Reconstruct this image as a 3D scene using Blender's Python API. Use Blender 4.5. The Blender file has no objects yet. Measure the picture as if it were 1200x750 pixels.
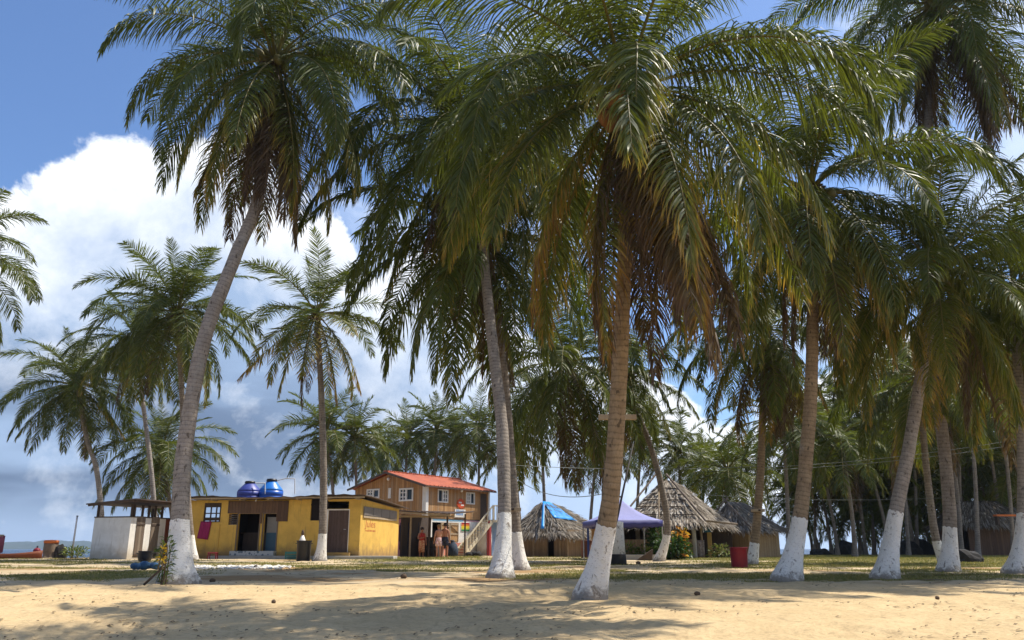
import bpy, bmesh, math, random
import numpy as np
from mathutils import Vector, Matrix, noise as mnoise
R = math.radians
scene = bpy.context.scene
COL = scene.collection

# ------------------------------------------------------------------ camera, sky, sun, exposure
EYE = 1.35                                   # metres above the sea
EYEV = Vector((0, 0, EYE))
F = 960.0                                    # focal length in photo pixels (1200 wide)
PITCH = math.atan((643 - 375) / F)
CP, SP = math.cos(PITCH), math.sin(PITCH)
cd = bpy.data.cameras.new("camera"); cam = bpy.data.objects.new("camera", cd); COL.objects.link(cam)
cd.sensor_width = 36; cd.lens = 36 * F / 1200; cd.clip_start = .1; cd.clip_end = 30000
cam.location = EYEV; cam.rotation_euler = (math.pi / 2 + PITCH, 0, 0)
scene.camera = cam

SUN_AZ = R(68)                               # clockwise from +Y (straight ahead)
SUN_EL = R(60)
SUNV = Vector((math.sin(SUN_AZ) * math.cos(SUN_EL), math.cos(SUN_AZ) * math.cos(SUN_EL), math.sin(SUN_EL)))
sl = bpy.data.lights.new("sun", 'SUN'); sun = bpy.data.objects.new("sun", sl); COL.objects.link(sun)
sl.energy = 4.6; sl.angle = R(.55); sl.color = (1, .93, .82)
sun.rotation_euler = (-SUNV).to_track_quat('-Z', 'Y').to_euler(); sun.location = (30, 20, 60)

scene.view_settings.view_transform = 'Standard'; scene.view_settings.look = 'None'
scene.view_settings.exposure = 0.58; scene.view_settings.gamma = 1; scene.view_settings.use_curve_mapping = False
scene.render.engine = 'CYCLES'
scene.cycles.max_bounces = 8; scene.cycles.transparent_max_bounces = 8
scene.cycles.use_denoising = True

def nd(nt, t, **kw):
    n = nt.nodes.new(t)
    for k, v in kw.items():
        setattr(n, k, v)
    return n
def mth(nt, op, a, b=None, c=None, clamp=False):
    n = nt.nodes.new('ShaderNodeMath'); n.operation = op; n.use_clamp = clamp
    for i, v in enumerate((a, b, c)):
        if v is None: continue
        if isinstance(v, (int, float)): n.inputs[i].default_value = v
        else: nt.links.new(v, n.inputs[i])
    return n.outputs[0]
def mixc(nt, fac, a, b, mode='MIX'):
    n = nt.nodes.new('ShaderNodeMix'); n.data_type = 'RGBA'; n.blend_type = mode
    for sock, v in ((n.inputs[0], fac), (n.inputs[6], a), (n.inputs[7], b)):
        if isinstance(v, (int, float)): sock.default_value = v
        elif isinstance(v, tuple): sock.default_value = (*v, 1) if len(v) == 3 else v
        else: nt.links.new(v, sock)
    return n.outputs[2]
def ramp(nt, fac, pts, interp='LINEAR'):
    n = nt.nodes.new('ShaderNodeValToRGB'); cr = n.color_ramp; cr.interpolation = interp
    while len(cr.elements) < len(pts): cr.elements.new(.5)
    for e, (p, c) in zip(cr.elements, pts):
        e.position = p; e.color = (c, c, c, 1) if isinstance(c, (int, float)) else (*c, 1)
    nt.links.new(fac, n.inputs[0]); return n.outputs[0]
def noise(nt, vec, scale, detail=4, rough=.5, dist=0.0):
    n = nt.nodes.new('ShaderNodeTexNoise'); n.inputs['Scale'].default_value = scale
    n.inputs['Detail'].default_value = detail; n.inputs['Roughness'].default_value = rough; n.inputs['Distortion'].default_value = dist
    if vec is not None: nt.links.new(vec, n.inputs['Vector'])
    return n.outputs['Fac']
def maprange(nt, v, a, b, c=0., d=1., smooth=True):
    n = nt.nodes.new('ShaderNodeMapRange'); n.interpolation_type = 'SMOOTHSTEP' if smooth else 'LINEAR'
    nt.links.new(v, n.inputs[0])
    for i, x in enumerate((a, b, c, d)): n.inputs[1 + i].default_value = x
    return n.outputs[0]
def scalevec(nt, vec, s):
    n = nt.nodes.new('ShaderNodeMapping'); n.inputs['Scale'].default_value = s
    nt.links.new(vec, n.inputs['Vector']); return n.outputs[0]

def build_world():
    w = bpy.data.worlds.new("World"); scene.world = w; w.use_nodes = True
    nt = w.node_tree; nt.nodes.clear()
    out = nd(nt, 'ShaderNodeOutputWorld'); bg = nd(nt, 'ShaderNodeBackground')
    nt.links.new(bg.outputs[0], out.inputs[0])
    sky = nd(nt, 'ShaderNodeTexSky', sky_type='NISHITA'); sky.sun_disc = False
    sky.sun_elevation = SUN_EL; sky.sun_rotation = SUN_AZ
    sky.air_density = 1.0; sky.dust_density = 1.2; sky.ozone_density = 2.0
    STR = .085
    bg.inputs[1].default_value = STR
    tc = nd(nt, 'ShaderNodeTexCoord'); D = tc.outputs['Generated']
    sx = nd(nt, 'ShaderNodeSeparateXYZ'); nt.links.new(D, sx.inputs[0])
    X, Y, Z = sx.outputs
    az = mth(nt, 'MULTIPLY', mth(nt, 'ARCTAN2', X, Y), 57.2958)
    el = mth(nt, 'MULTIPLY', mth(nt, 'ARCSINE', Z), 57.2958)
    azn = maprange(nt, az, -180, 180, 0, 1, False)
    def at(a): return (a + 180) / 360
    # height of the cumulus top (degrees / 60) by compass direction
    top = ramp(nt, azn, [(0, .3), (at(-60), .40), (at(-34), .37), (at(-31), .41), (at(-27), .44), (at(-20), .46), (at(-12.5), .39), (at(-10.5), .30), (at(-6), .34), (at(4), .24), (at(14), .15), (at(24), .20), (at(32), .24), (at(60), .2), (1, .3)])
    top = mth(nt, 'MULTIPLY', top, 60)
    n1 = noise(nt, scalevec(nt, D, (1, 1, 1.15)), 5.5, 11, .60, .2)
    edge = mth(nt, 'ADD', mth(nt, 'SUBTRACT', top, el), mth(nt, 'MULTIPLY', mth(nt, 'SUBTRACT', n1, .5), 15))
    cov = maprange(nt, edge, -.25, .75)
    # cumulus light: sampled with an offset towards the sun
    off = nd(nt, 'ShaderNodeVectorMath', operation='ADD'); nt.links.new(scalevec(nt, D, (1, 1, 1.15)), off.inputs[0])
    off.inputs[1].default_value = tuple(SUNV * .035)
    n2 = noise(nt, off.outputs[0], 5.5, 11, .60, .2)
    relief = mth(nt, 'MULTIPLY', mth(nt, 'SUBTRACT', n1, n2), 3.2)
    depth = maprange(nt, mth(nt, 'ADD', edge, mth(nt, 'MULTIPLY', mth(nt, 'SUBTRACT', noise(nt, scalevec(nt, D, (1, 1, 2.2)), 3.0, 5, .5), .5), 9)), .5, 12.5)
    lum = mth(nt, 'ADD', mth(nt, 'SUBTRACT', 1.0, depth), relief, clamp=True)
    # cloud colours divided by the background strength
    k = 1 / STR
    white = tuple(c * k for c in (.80, .83, .88)); grey = tuple(c * k for c in (.28, .38, .55)); dark = tuple(c * k for c in (.115, .165, .265))
    lowband = mth(nt, 'MULTIPLY', maprange(nt, el, .8, 4.0), maprange(nt, el, 15.0, 7.0))
    lowband = mth(nt, 'MULTIPLY', lowband, maprange(nt, az, 2, -22))
    lowband = mth(nt, 'MULTIPLY', lowband, maprange(nt, noise(nt, scalevec(nt, D, (1, 1, 4)), 4.0, 4, .5), .26, .52))
    base = mixc(nt, lowband, grey, dark)
    # brighter grey to the right
    base = mixc(nt, mth(nt, 'MULTIPLY', maprange(nt, az, -14, 14), .8), base, tuple(c * k for c in (.47, .60, .80)))
    ccol = mixc(nt, lum, base, white)
    # a clear-sky tone: nishita with thin high haze streaks
    wisp = mth(nt, 'MULTIPLY', maprange(nt, noise(nt, scalevec(nt, D, (1, 1, 2.6)), 3.4, 6, .55, .4), .46, .70), mth(nt, 'MULTIPLY', maprange(nt, az, -19, -13), .75))
    skyc = mixc(nt, 1.0, sky.outputs[0], (.95, 1.15, 1.42), 'MULTIPLY')
    skyc = mixc(nt, wisp, skyc, tuple(c * k for c in (.62, .70, .84)))
    col = mixc(nt, mth(nt, 'MULTIPLY', cov, .97), skyc, ccol)
    nt.links.new(col, bg.inputs[0])
build_world()

# ------------------------------------------------------------------ picture <-> place helpers
def ray(px, py):
    a = (px - 600) / F; b = (375 - py) / F
    return Vector((a, CP - SP * b, SP + CP * b))
def P(px, py, d):
    r = ray(px, py); return EYEV + r * (d / r.y)
GD = [-60, 0, 6, 9.5, 14, 17, 19, 23, 28, 38, 48, 60, 80]
GH = [-4.2, -1.3, -1.08, -.955, -.76, -.69, -.67, -.62, -.55, -.44, -.46, -.45, -.45]
def edge_d(x):
    return np.interp(x, [-200, -24, -19, -12, -6, 20, 60, 200], [40, 43, 46, 62, 80, 72, 70, 70])
def ground_np(x, y):
    z = EYE + np.interp(y, GD, GH)
    over = np.clip(y - edge_d(x), 0, None)
    z = z - np.minimum(over * .16, 3.5)
    return z
def gz(x, y): return float(ground_np(np.array([x]), np.array([y]))[0])
def G(px, d, lift=0.0):
    """point on the ground under picture column px (near the ground) at distance d"""
    x = (px - 600) / F * d / 1.043
    return Vector((x, d, gz(x, d) + lift))

# ------------------------------------------------------------------ object helpers
def link(o, parent=None):
    COL.objects.link(o)
    if parent is not None: o.parent = parent
    return o
def thing(name, label, cat, loc=(0, 0, 0), rz=0, group=None):
    o = bpy.data.objects.new(name, None); COL.objects.link(o); o.empty_display_size = .2
    o.location = loc; o.rotation_euler = (0, 0, rz); o['label'] = label; o['category'] = cat
    if group: o['group'] = group
    return o
def tag(o, label, cat, group=None, kind=None):
    o['label'] = label; o['category'] = cat
    if group: o['group'] = group
    if kind: o['kind'] = kind
    return o
class MB:
    def __init__(s): s.v = []; s.f = []; s.cols = None
    def quad(s, a, b, c, d):
        n = len(s.v); s.v += [tuple(a), tuple(b), tuple(c), tuple(d)]; s.f.append((n, n + 1, n + 2, n + 3))
    def tri(s, a, b, c):
        n = len(s.v); s.v += [tuple(a), tuple(b), tuple(c)]; s.f.append((n, n + 1, n + 2))
    def box(s, x0, x1, y0, y1, z0, z1):
        n = len(s.v)
        s.v += [(x0, y0, z0), (x1, y0, z0), (x1, y1, z0), (x0, y1, z0), (x0, y0, z1), (x1, y0, z1), (x1, y1, z1), (x0, y1, z1)]
        s.f += [tuple(n + i for i in q) for q in ((0, 3, 2, 1), (4, 5, 6, 7), (0, 1, 5, 4), (1, 2, 6, 5), (2, 3, 7, 6), (3, 0, 4, 7))]
        return s
    def hexa(s, pts):
        n = len(s.v); s.v += [tuple(p) for p in pts]
        s.f += [tuple(n + i for i in q) for q in ((0, 3, 2, 1), (4, 5, 6, 7), (0, 1, 5, 4), (1, 2, 6, 5), (2, 3, 7, 6), (3, 0, 4, 7))]
        return s
    def bar(s, a, b, w, h=None, up=(0, 0, 1)):
        a = Vector(a); b = Vector(b); h = h or w; t = (b - a).normalized(); u = Vector(up)
        if abs(t.dot(u)) > .95: u = Vector((0, 1, 0))
        sd = t.cross(u).normalized() * (w / 2); uu = sd.cross(t).normalized() * (h / 2)
        return s.hexa([a - sd - uu, a + sd - uu, b + sd - uu, b - sd - uu, a - sd + uu, a + sd + uu, b + sd + uu, b - sd + uu])
    def tube(s, pts, radii, n=8, cap=True):
        pts = [Vector(p) for p in pts]
        if isinstance(radii, (int, float)): radii = [radii] * len(pts)
        b0 = len(s.v); prev = None
        for i, p in enumerate(pts):
            t = (pts[min(i + 1, len(pts) - 1)] - pts[max(i - 1, 0)]).normalized()
            if prev is None:
                ref = Vector((0, 0, 1)) if abs(t.z) < .9 else Vector((1, 0, 0)); u = t.cross(ref).normalized()
            else: u = (prev - t * prev.dot(t)).normalized()
            prev = u; w = t.cross(u)
            for k in range(n):
                a = 2 * math.pi * k / n; s.v.append(tuple(p + (u * math.cos(a) + w * math.sin(a)) * radii[i]))
        for i in range(len(pts) - 1):
            for k in range(n):
                k2 = (k + 1) % n; a = b0 + i * n
                s.f.append((a + k, a + k2, a + n + k2, a + n + k))
        if cap:
            s.f.append(tuple(b0 + k for k in range(n))[::-1]); e = b0 + (len(pts) - 1) * n
            s.f.append(tuple(e + k for k in range(n)))
        return s
    def lathe(s, prof, n=20, c=(0, 0, 0)):
        b0 = len(s.v)
        for r, z in prof:
            for k in range(n):
                a = 2 * math.pi * k / n; s.v.append((c[0] + r * math.cos(a), c[1] + r * math.sin(a), c[2] + z))
        for i in range(len(prof) - 1):
            for k in range(n):
                k2 = (k + 1) % n; a = b0 + i * n
                s.f.append((a + k, a + k2, a + n + k2, a + n + k))
        s.f.append(tuple(b0 + k for k in range(n))[::-1]); e = b0 + (len(prof) - 1) * n
        s.f.append(tuple(e + k for k in range(n)))
        return s
    def ball(s, c, r, n=10, m=6, sq=(1, 1, 1)):
        prof = [(max(.02, math.sin(math.pi * i / m)) * r, -math.cos(math.pi * i / m) * r * sq[2]) for i in range(m + 1)]
        return s.lathe(prof, n, c)
    def mesh(s, name, smooth=False, weld=False):
        me = bpy.data.meshes.new(name); me.from_pydata(s.v, [], s.f)
        if weld:
            bm = bmesh.new(); bm.from_mesh(me); bmesh.ops.remove_doubles(bm, verts=bm.verts, dist=1e-4); bm.to_mesh(me); bm.free()
        if smooth: me.polygons.foreach_set('use_smooth', [True] * len(me.polygons))
        me.update(); return me
    def build(s, name, mat, parent=None, smooth=False, bevel=0, weld=False):
        me = s.mesh(name, smooth, weld); me.materials.append(mat)
        o = bpy.data.objects.new(name, me); link(o, parent)
        if bevel:
            b = o.modifiers.new('bevel', 'BEVEL'); b.width = bevel; b.segments = 2; b.limit_method = 'ANGLE'
        return o
def wall(mb, a, b, z0, z1, th, holes=(), z1b=None):
    """a vertical wall from a to b (local xy) with rectangular holes (s0,s1,z0,z1); th > 0 thickens to the left of a->b"""
    a = Vector((*a, 0)); b = Vector((*b, 0)); L = (b - a).length; t = (b - a) / L; nrm = Vector((-t.y, t.x, 0)) * th
    z1b = z1 if z1b is None else z1b
    us = sorted({0, L, *[h[0] for h in holes], *[h[1] for h in holes]}); zs = sorted({z0, *[h[2] for h in holes], *[h[3] for h in holes]}) + [None]
    zs = [z for z in zs if z is None or z < min(z1, z1b) - .001]
    def solid(i, j):
        if i < 0 or j < 0 or i >= len(us) - 1 or j >= len(zs) - 1: return False
        u = (us[i] + us[i + 1]) / 2; zt = zs[j + 1] if zs[j + 1] is not None else z1; z = (zs[j] + zt) / 2
        if zs[j + 1] is None: z = zs[j] + .0005
        return not any(h[0] < u < h[1] and h[2] < z < h[3] for h in holes)
    def pt(u, zi, off):
        z = zs[zi] if zs[zi] is not None else z1 + (z1b - z1) * u / L
        return a + t * u + nrm * off + Vector((0, 0, z))
    for i in range(len(us) - 1):
        for j in range(len(zs) - 1):
            if not solid(i, j): continue
            u0, u1 = us[i], us[i + 1]
            mb.quad(pt(u0, j, 0), pt(u1, j, 0), pt(u1, j + 1, 0), pt(u0, j + 1, 0))
            mb.quad(pt(u1, j, 1), pt(u0, j, 1), pt(u0, j + 1, 1), pt(u1, j + 1, 1))
            if not solid(i - 1, j): mb.quad(pt(u0, j, 1), pt(u0, j, 0), pt(u0, j + 1, 0), pt(u0, j + 1, 1))
            if not solid(i + 1, j): mb.quad(pt(u1, j, 0), pt(u1, j, 1), pt(u1, j + 1, 1), pt(u1, j + 1, 0))
            if not solid(i, j - 1): mb.quad(pt(u0, j, 1), pt(u1, j, 1), pt(u1, j, 0), pt(u0, j, 0))
            if not solid(i, j + 1): mb.quad(pt(u0, j + 1, 0), pt(u1, j + 1, 0), pt(u1, j + 1, 1), pt(u0, j + 1, 1))

# ------------------------------------------------------------------ materials
def base_mat(name, rough=.7, spec=.35):
    m = bpy.data.materials.new(name); m.use_nodes = True; nt = m.node_tree
    b = nt.nodes['Principled BSDF']; b.inputs['Roughness'].default_value = rough; b.inputs['Specular IOR Level'].default_value = spec
    return m, nt, b
def bump(nt, b, h, strength=.4, dist=.02):
    n = nd(nt, 'ShaderNodeBump'); n.inputs['Strength'].default_value = strength; n.inputs['Distance'].default_value = dist
    nt.links.new(h, n.inputs['Height']); nt.links.new(n.outputs[0], b.inputs['Normal'])
def objco(nt): return nd(nt, 'ShaderNodeTexCoord').outputs['Object']
def weathered(name, c, c2=None, scale=3., rough=.75, amount=.5, bump_s=.25, stretch=(1, 1, 1), spec=.3, grime=None):
    m, nt, b = base_mat(name, rough, spec)
    co = scalevec(nt, objco(nt), stretch)
    c2 = c2 or tuple(x * .6 for x in c)
    f = maprange(nt, noise(nt, co, scale, 7, .62, .3), .35, .72)
    col = mixc(nt, mth(nt, 'MULTIPLY', f, amount), c, c2)
    f2 = maprange(nt, noise(nt, co, scale * 9, 4, .6), .45, .75)
    col = mixc(nt, mth(nt, 'MULTIPLY', f2, amount * .4), col, c2)
    if grime is not None:                      # splash-back stain along the foot of a wall, and streaks
        sx = nd(nt, 'ShaderNodeSeparateXYZ'); nt.links.new(objco(nt), sx.inputs[0])
        h = mth(nt, 'ADD', sx.outputs[2], mth(nt, 'MULTIPLY', mth(nt, 'SUBTRACT', noise(nt, objco(nt), 2.5, 6, .6), .5), 1.0))
        col = mixc(nt, mth(nt, 'MULTIPLY', maprange(nt, h, .75, .05), .85), col, grime)
        st = noise(nt, scalevec(nt, objco(nt), (3.2, 3.2, .28)), 2.4, 5, .6)
        col = mixc(nt, mth(nt, 'MULTIPLY', maprange(nt, st, .56, .70), .40), col, grime)
    nt.links.new(col, b.inputs['Base Color'])
    if bump_s: bump(nt, b, noise(nt, co, scale * 12, 6, .65), bump_s, .01)
    return m
def plank_mat(name, tones, pitch=.17, axis='XY', rough=.8):
    """vertical boards: tone changes board by board along x+y, dark joints"""
    m, nt, b = base_mat(name, rough, .2)
    co = objco(nt); sx = nd(nt, 'ShaderNodeSeparateXYZ'); nt.links.new(co, sx.inputs[0])
    s = mth(nt, 'ADD', sx.outputs[0], sx.outputs[1]) if axis == 'XY' else sx.outputs[2]
    q = mth(nt, 'DIVIDE', s, pitch); cell = mth(nt, 'FLOOR', q); fr = mth(nt, 'FRACT', q)
    wn = nd(nt, 'ShaderNodeTexWhiteNoise', noise_dimensions='1D'); nt.links.new(cell, wn.inputs['W'])
    n = len(tones)
    col = ramp(nt, wn.outputs['Value'], [((i + .5) / n, t) for i, t in enumerate(tones)])
    st = (6, 6, .7) if axis == 'XY' else (.7, .7, 6)
    gr = noise(nt, scalevec(nt, co, st), 5, 7, .65, .6)
    col = mixc(nt, mth(nt, 'MULTIPLY', maprange(nt, gr, .4, .75), .55), col, tuple(x * .45 for x in tones[0]))
    gap = mth(nt, 'ADD', maprange(nt, fr, .06, .0, 0, 1), maprange(nt, fr, .94, 1.0, 0, 1))
    col = mixc(nt, mth(nt, 'MULTIPLY', gap, .85), col, (.02, .015, .01))
    nt.links.new(col, b.inputs['Base Color'])
    bump(nt, b, mth(nt, 'SUBTRACT', gr, mth(nt, 'MULTIPLY', gap, 2)), .5, .012)
    return m
def plain(name, c, rough=.6, spec=.4, var=.25, scale=8): return weathered(name, c, tuple(x * .65 for x in c), scale, rough, var, .1, spec=spec)

M = {}
M['yellow'] = weathered('yellow_paint', (.74, .47, .10), (.52, .31, .07), 1.6, .85, .6, .35, grime=(.22, .14, .07))
M['white'] = weathered('white_paint', (.78, .76, .71), (.55, .52, .46), 2.2, .7, .4, .2, grime=(.42, .36, .27))
M['pink'] = weathered('pink_paint', (.55, .22, .20), (.4, .14, .13), 2, .8, .5, .2)
M['red_wall'] = weathered('red_paint', (.40, .06, .06), (.25, .04, .04), 2, .7, .4, .15)
M['blue_wall'] = weathered('pale_blue_paint', (.32, .45, .68), (.22, .33, .52), 2, .7, .4, .15)
M['light_blue'] = plain('sky_blue_paint', (.30, .58, .78), .6)
M['boards'] = plank_mat('weathered_boards', [(.42, .23, .095), (.52, .29, .125), (.33, .18, .08), (.58, .34, .15), (.40, .26, .15)], .19)
M['grey_boards'] = plank_mat('grey_boards', [(.20, .155, .115), (.26, .21, .16), (.16, .12, .09)], .16)
M['brown_boards'] = plank_mat('brown_boards', [(.14, .085, .055), (.19, .115, .07), (.11, .065, .045), (.16, .10, .065)], .15)
M['door_wood'] = plank_mat('door_boards', [(.11, .075, .065), (.13, .09, .075), (.10, .065, .055)], .14)
M['gate_wood'] = plank_mat('gate_boards', [(.46, .27, .12), (.52, .32, .15), (.40, .23, .10)], .13)
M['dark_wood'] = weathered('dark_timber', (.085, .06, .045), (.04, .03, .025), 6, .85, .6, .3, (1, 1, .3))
M['pale_wood'] = weathered('pale_timber', (.42, .33, .22), (.26, .19, .12), 5, .85, .6, .3)
M['cream_wood'] = weathered('cream_timber', (.62, .55, .40), (.40, .33, .22), 5, .8, .5, .2)
M['dark'] = plain('painted_room_shade', (.025, .02, .02), .9, .1)  # near-black: the shade inside rooms, painted onto panels behind openings
M['concrete'] = weathered('concrete', (.46, .43, .38), (.30, .27, .23), 3, .9, .6, .3)
M['roof_edge'] = weathered('rusty_sheet', (.12, .085, .065), (.055, .04, .035), 4, .6, .7, .2)
M['black'] = plain('black_plastic', (.018, .018, .02), .45, .4)
M['red_plastic'] = weathered('red_plastic', (.20, .014, .03), (.12, .012, .025), 6, .5, .6, .1)
M['teal'] = plain('teal_plastic', (.04, .19, .16), .5)
M['blue_tank'] = plain('blue_tank', (.015, .10, .45), .35, .5, .2)
M['violet_tank'] = plain('faded_blue_tank', (.05, .07, .30), .45, .4, .3)
M['tank_top'] = plain('light_blue_tank', (.02, .18, .60), .35, .5, .2)
M['pvc'] = plain('white_pvc', (.78, .78, .76), .4)
M['towel'] = weathered('towel', (.33, .03, .12), (.22, .02, .08), 12, .95, .5, .5)
M['tarp'] = plain('blue_tarp', (.02, .28, .72), .4, .5, .3, 4)
M['tent'] = weathered('tent_cloth', (.24, .25, .48), (.18, .19, .40), 3, .6, .4, .1)
M['tent_dark'] = weathered('tent_valance', (.05, .052, .20), (.035, .04, .15), 3, .6, .4, .1)
M['metal'] = plain('grey_metal', (.42, .42, .42), .45, .5)
M['hut_reed'] = plank_mat('reed_wall', [(.27, .19, .12), (.34, .25, .16), (.20, .14, .09), (.30, .21, .13)], .07)
M['bamboo'] = plank_mat('bamboo_wall', [(.36, .24, .12), (.42, .29, .15), (.30, .19, .09)], .06)
M['croton_stem'] = plain('plant_stem', (.14, .10, .05), .8)
M['skin'] = plain('skin', (.42, .20, .12), .55, .4, .15)
M['skin2'] = plain('tanned_skin', (.36, .155, .085), .55, .4, .15)
M['shorts'] = plain('dark_shorts', (.03, .035, .06), .85)
M['red_cloth'] = plain('red_cloth', (.42, .03, .025), .85)
M['print_cloth'] = weathered('printed_cloth', (.45, .10, .05), (.70, .50, .28), 14, .9, .9, .1)
M['pale_trunks'] = weathered('pale_trunks', (.66, .60, .56), (.50, .14, .16), 16, .9, .9, .1)
M['hair'] = plain('hair', (.03, .018, .012), .7)
M['fair_hair'] = plain('fair_hair', (.22, .12, .05), .7)
M['boat_red'] = weathered('boat_red', (.20, .06, .028), (.11, .04, .022), 3, .7, .5, .2)
M['orange'] = plain('orange_paint', (.58, .15, .03), .7)
M['rock'] = weathered('stump_bark', (.20, .145, .10), (.09, .07, .05), 5, .9, .7, .5)
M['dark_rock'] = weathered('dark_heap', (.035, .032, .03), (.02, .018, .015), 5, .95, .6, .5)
M['stone'] = weathered('white_stone', (.72, .69, .63), (.5, .46, .4), 5, .85, .5, .3)
M['wire'] = plain('wire', (.20, .22, .20), .7)
M['dark_wire'] = plain('rope', (.035, .03, .028), .8)
M['blue_cloth'] = plain('blue_cloth', (.04, .095, .18), .85, .2, .4)
M['husk'] = weathered('husk', (.12, .08, .05), (.06, .04, .03), 8, .95, .6, .5)
M['litter'] = weathered('dry_litter', (.10, .068, .04), (.05, .035, .024), 6, .9, .6, 0)
M['glass'] = plain('window_glass', (.03, .045, .06), .12, .5, .1)

def roof_tile_mat():
    m, nt, b = base_mat('orange_roof_sheet', .55, .35)
    co = objco(nt); sx = nd(nt, 'ShaderNodeSeparateXYZ'); nt.links.new(co, sx.inputs[0])
    w = mth(nt, 'SINE', mth(nt, 'MULTIPLY', sx.outputs[0], 30))
    col = mixc(nt, maprange(nt, noise(nt, co, 1.6, 6, .6), .35, .7), (.47, .125, .055), (.34, .09, .045))
    nt.links.new(col, b.inputs['Base Color']); bump(nt, b, w, .6, .03); return m
M['roof_orange'] = roof_tile_mat()

def attr(nt, name, out='Color'):
    n = nd(nt, 'ShaderNodeAttribute'); n.attribute_name = name; return n.outputs[out]
def leaf_mat():
    m, nt, b = base_mat('palm_leaf', .47, .30)
    col = attr(nt, 'leaf_tone')
    nt.links.new(col, b.inputs['Base Color'])
    tr = nd(nt, 'ShaderNodeBsdfTranslucent')
    tcol = mixc(nt, 1.0, col, (2.0, 1.9, .95), 'MULTIPLY'); nt.links.new(tcol, tr.inputs[0])
    mx = nd(nt, 'ShaderNodeMixShader'); mx.inputs[0].default_value = .30
    nt.links.new(b.outputs[0], mx.inputs[1]); nt.links.new(tr.outputs[0], mx.inputs[2])
    nt.links.new(mx.outputs[0], nt.nodes['Material Output'].inputs[0]); return m
M['leaf'] = leaf_mat()

def trunk_mat(name, c, c2):
    m, nt, b = base_mat(name, .9, .15)
    co = objco(nt); tl = attr(nt, 'along', 'Fac')
    n1 = noise(nt, co, 5, 6, .6)
    ph = mth(nt, 'ADD', mth(nt, 'MULTIPLY', tl, 62), mth(nt, 'MULTIPLY', n1, 5))
    rings = mth(nt, 'ADD', mth(nt, 'MULTIPLY', mth(nt, 'SINE', ph), .5), .5)
    fine = noise(nt, scalevec(nt, co, (1, 1, .35)), 38, 5, .6)
    col = mixc(nt, maprange(nt, n1, .3, .75), c, c2)
    col = mixc(nt, mth(nt, 'MULTIPLY', maprange(nt, mth(nt, 'ADD', rings, mth(nt, 'MULTIPLY', mth(nt, 'SUBTRACT', fine, .5), .8)), .72, 1.05), .48), col, tuple(x * .45 for x in c2))
    col = mixc(nt, mth(nt, 'MULTIPLY', maprange(nt, fine, .5, .75), .6), col, tuple(x * .5 for x in c2))
    notch = noise(nt, scalevec(nt, co, (1.3, 1.3, .55)), 11, 2, .4)
    col = mixc(nt, mth(nt, 'MULTIPLY', maprange(nt, notch, .64, .70), .7), col, (.05, .038, .028))
    big = noise(nt, scalevec(nt, co, (1, 1, .4)), 2.2, 4, .5)
    col = mixc(nt, mth(nt, 'MULTIPLY', maprange(nt, big, .55, .75), .5), col, (.32, .31, .28))
    nt.links.new(col, b.inputs['Base Color'])
    bump(nt, b, mth(nt, 'ADD', mth(nt, 'MULTIPLY', fine, .7), mth(nt, 'MULTIPLY', rings, -.3)), .7, .016)
    return m
M['trunk_grey'] = trunk_mat('palm_bark_grey', (.34, .295, .25), (.235, .20, .165))
M['trunk_tan'] = trunk_mat('palm_bark_tan', (.32, .235, .145), (.22, .155, .095))
M['trunk_dark'] = trunk_mat('palm_bark_dark', (.29, .245, .20), (.19, .155, .125))
def lime_mat():
    m, nt, b = base_mat('whitewash', .85, .2)
    co = objco(nt)
    f = noise(nt, scalevec(nt, co, (1, 1, .6)), 9, 8, .68, .4)
    g = noise(nt, scalevec(nt, co, (1, 1, 1.8)), 26, 5, .6)
    col = mixc(nt, maprange(nt, noise(nt, co, 2.2, 5, .6), .35, .7), (.85, .82, .76), (.74, .70, .62))
    col = mixc(nt, mth(nt, 'MULTIPLY', maprange(nt, f, .56, .64), .85), col, (.22, .18, .14))
    col = mixc(nt, mth(nt, 'MULTIPLY', maprange(nt, g, .56, .68), .6), col, (.33, .28, .23))
    sx = nd(nt, 'ShaderNodeSeparateXYZ'); nt.links.new(co, sx.inputs[0])
    low = mth(nt, 'ADD', sx.outputs[2], mth(nt, 'MULTIPLY', mth(nt, 'SUBTRACT', noise(nt, co, 8, 6, .65), .5), .7))
    col = mixc(nt, mth(nt, 'MULTIPLY', maprange(nt, low, .22, .02), .8), col, (.17, .14, .11))
    nt.links.new(col, b.inputs['Base Color'])
    bump(nt, b, mth(nt, 'ADD', f, g), .8, .03); return m
M['lime'] = lime_mat()
M['coconut_tan'] = weathered('coconut_tan', (.30, .13, .045), (.20, .085, .03), 6, .55, .5, .1)
M['coconut_green'] = weathered('coconut_green', (.15, .135, .035), (.20, .14, .04), 6, .5, .5, .1)

def thatch_mat():
    m, nt, b = base_mat('thatch', .95, .1)
    col = attr(nt, 'leaf_tone'); nt.links.new(col, b.inputs['Base Color']); return m
M['thatch'] = thatch_mat()
def blade_mat(name, rough=.6, trans=.2):
    m, nt, b = base_mat(name, rough, .25); col = attr(nt, 'leaf_tone'); nt.links.new(col, b.inputs['Base Color'])
    tr = nd(nt, 'ShaderNodeBsdfTranslucent'); nt.links.new(mixc(nt, 1.0, col, (1.6, 1.6, 1.1), 'MULTIPLY'), tr.inputs[0])
    mx = nd(nt, 'ShaderNodeMixShader'); mx.inputs[0].default_value = trans
    nt.links.new(b.outputs[0], mx.inputs[1]); nt.links.new(tr.outputs[0], mx.inputs[2])
    nt.links.new(mx.outputs[0], nt.nodes['Material Output'].inputs[0]); return m
M['bush_leaf'] = blade_mat('bush_leaf', .45, .25)
M['grass'] = blade_mat('grass_blade', .7, .25)

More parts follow.
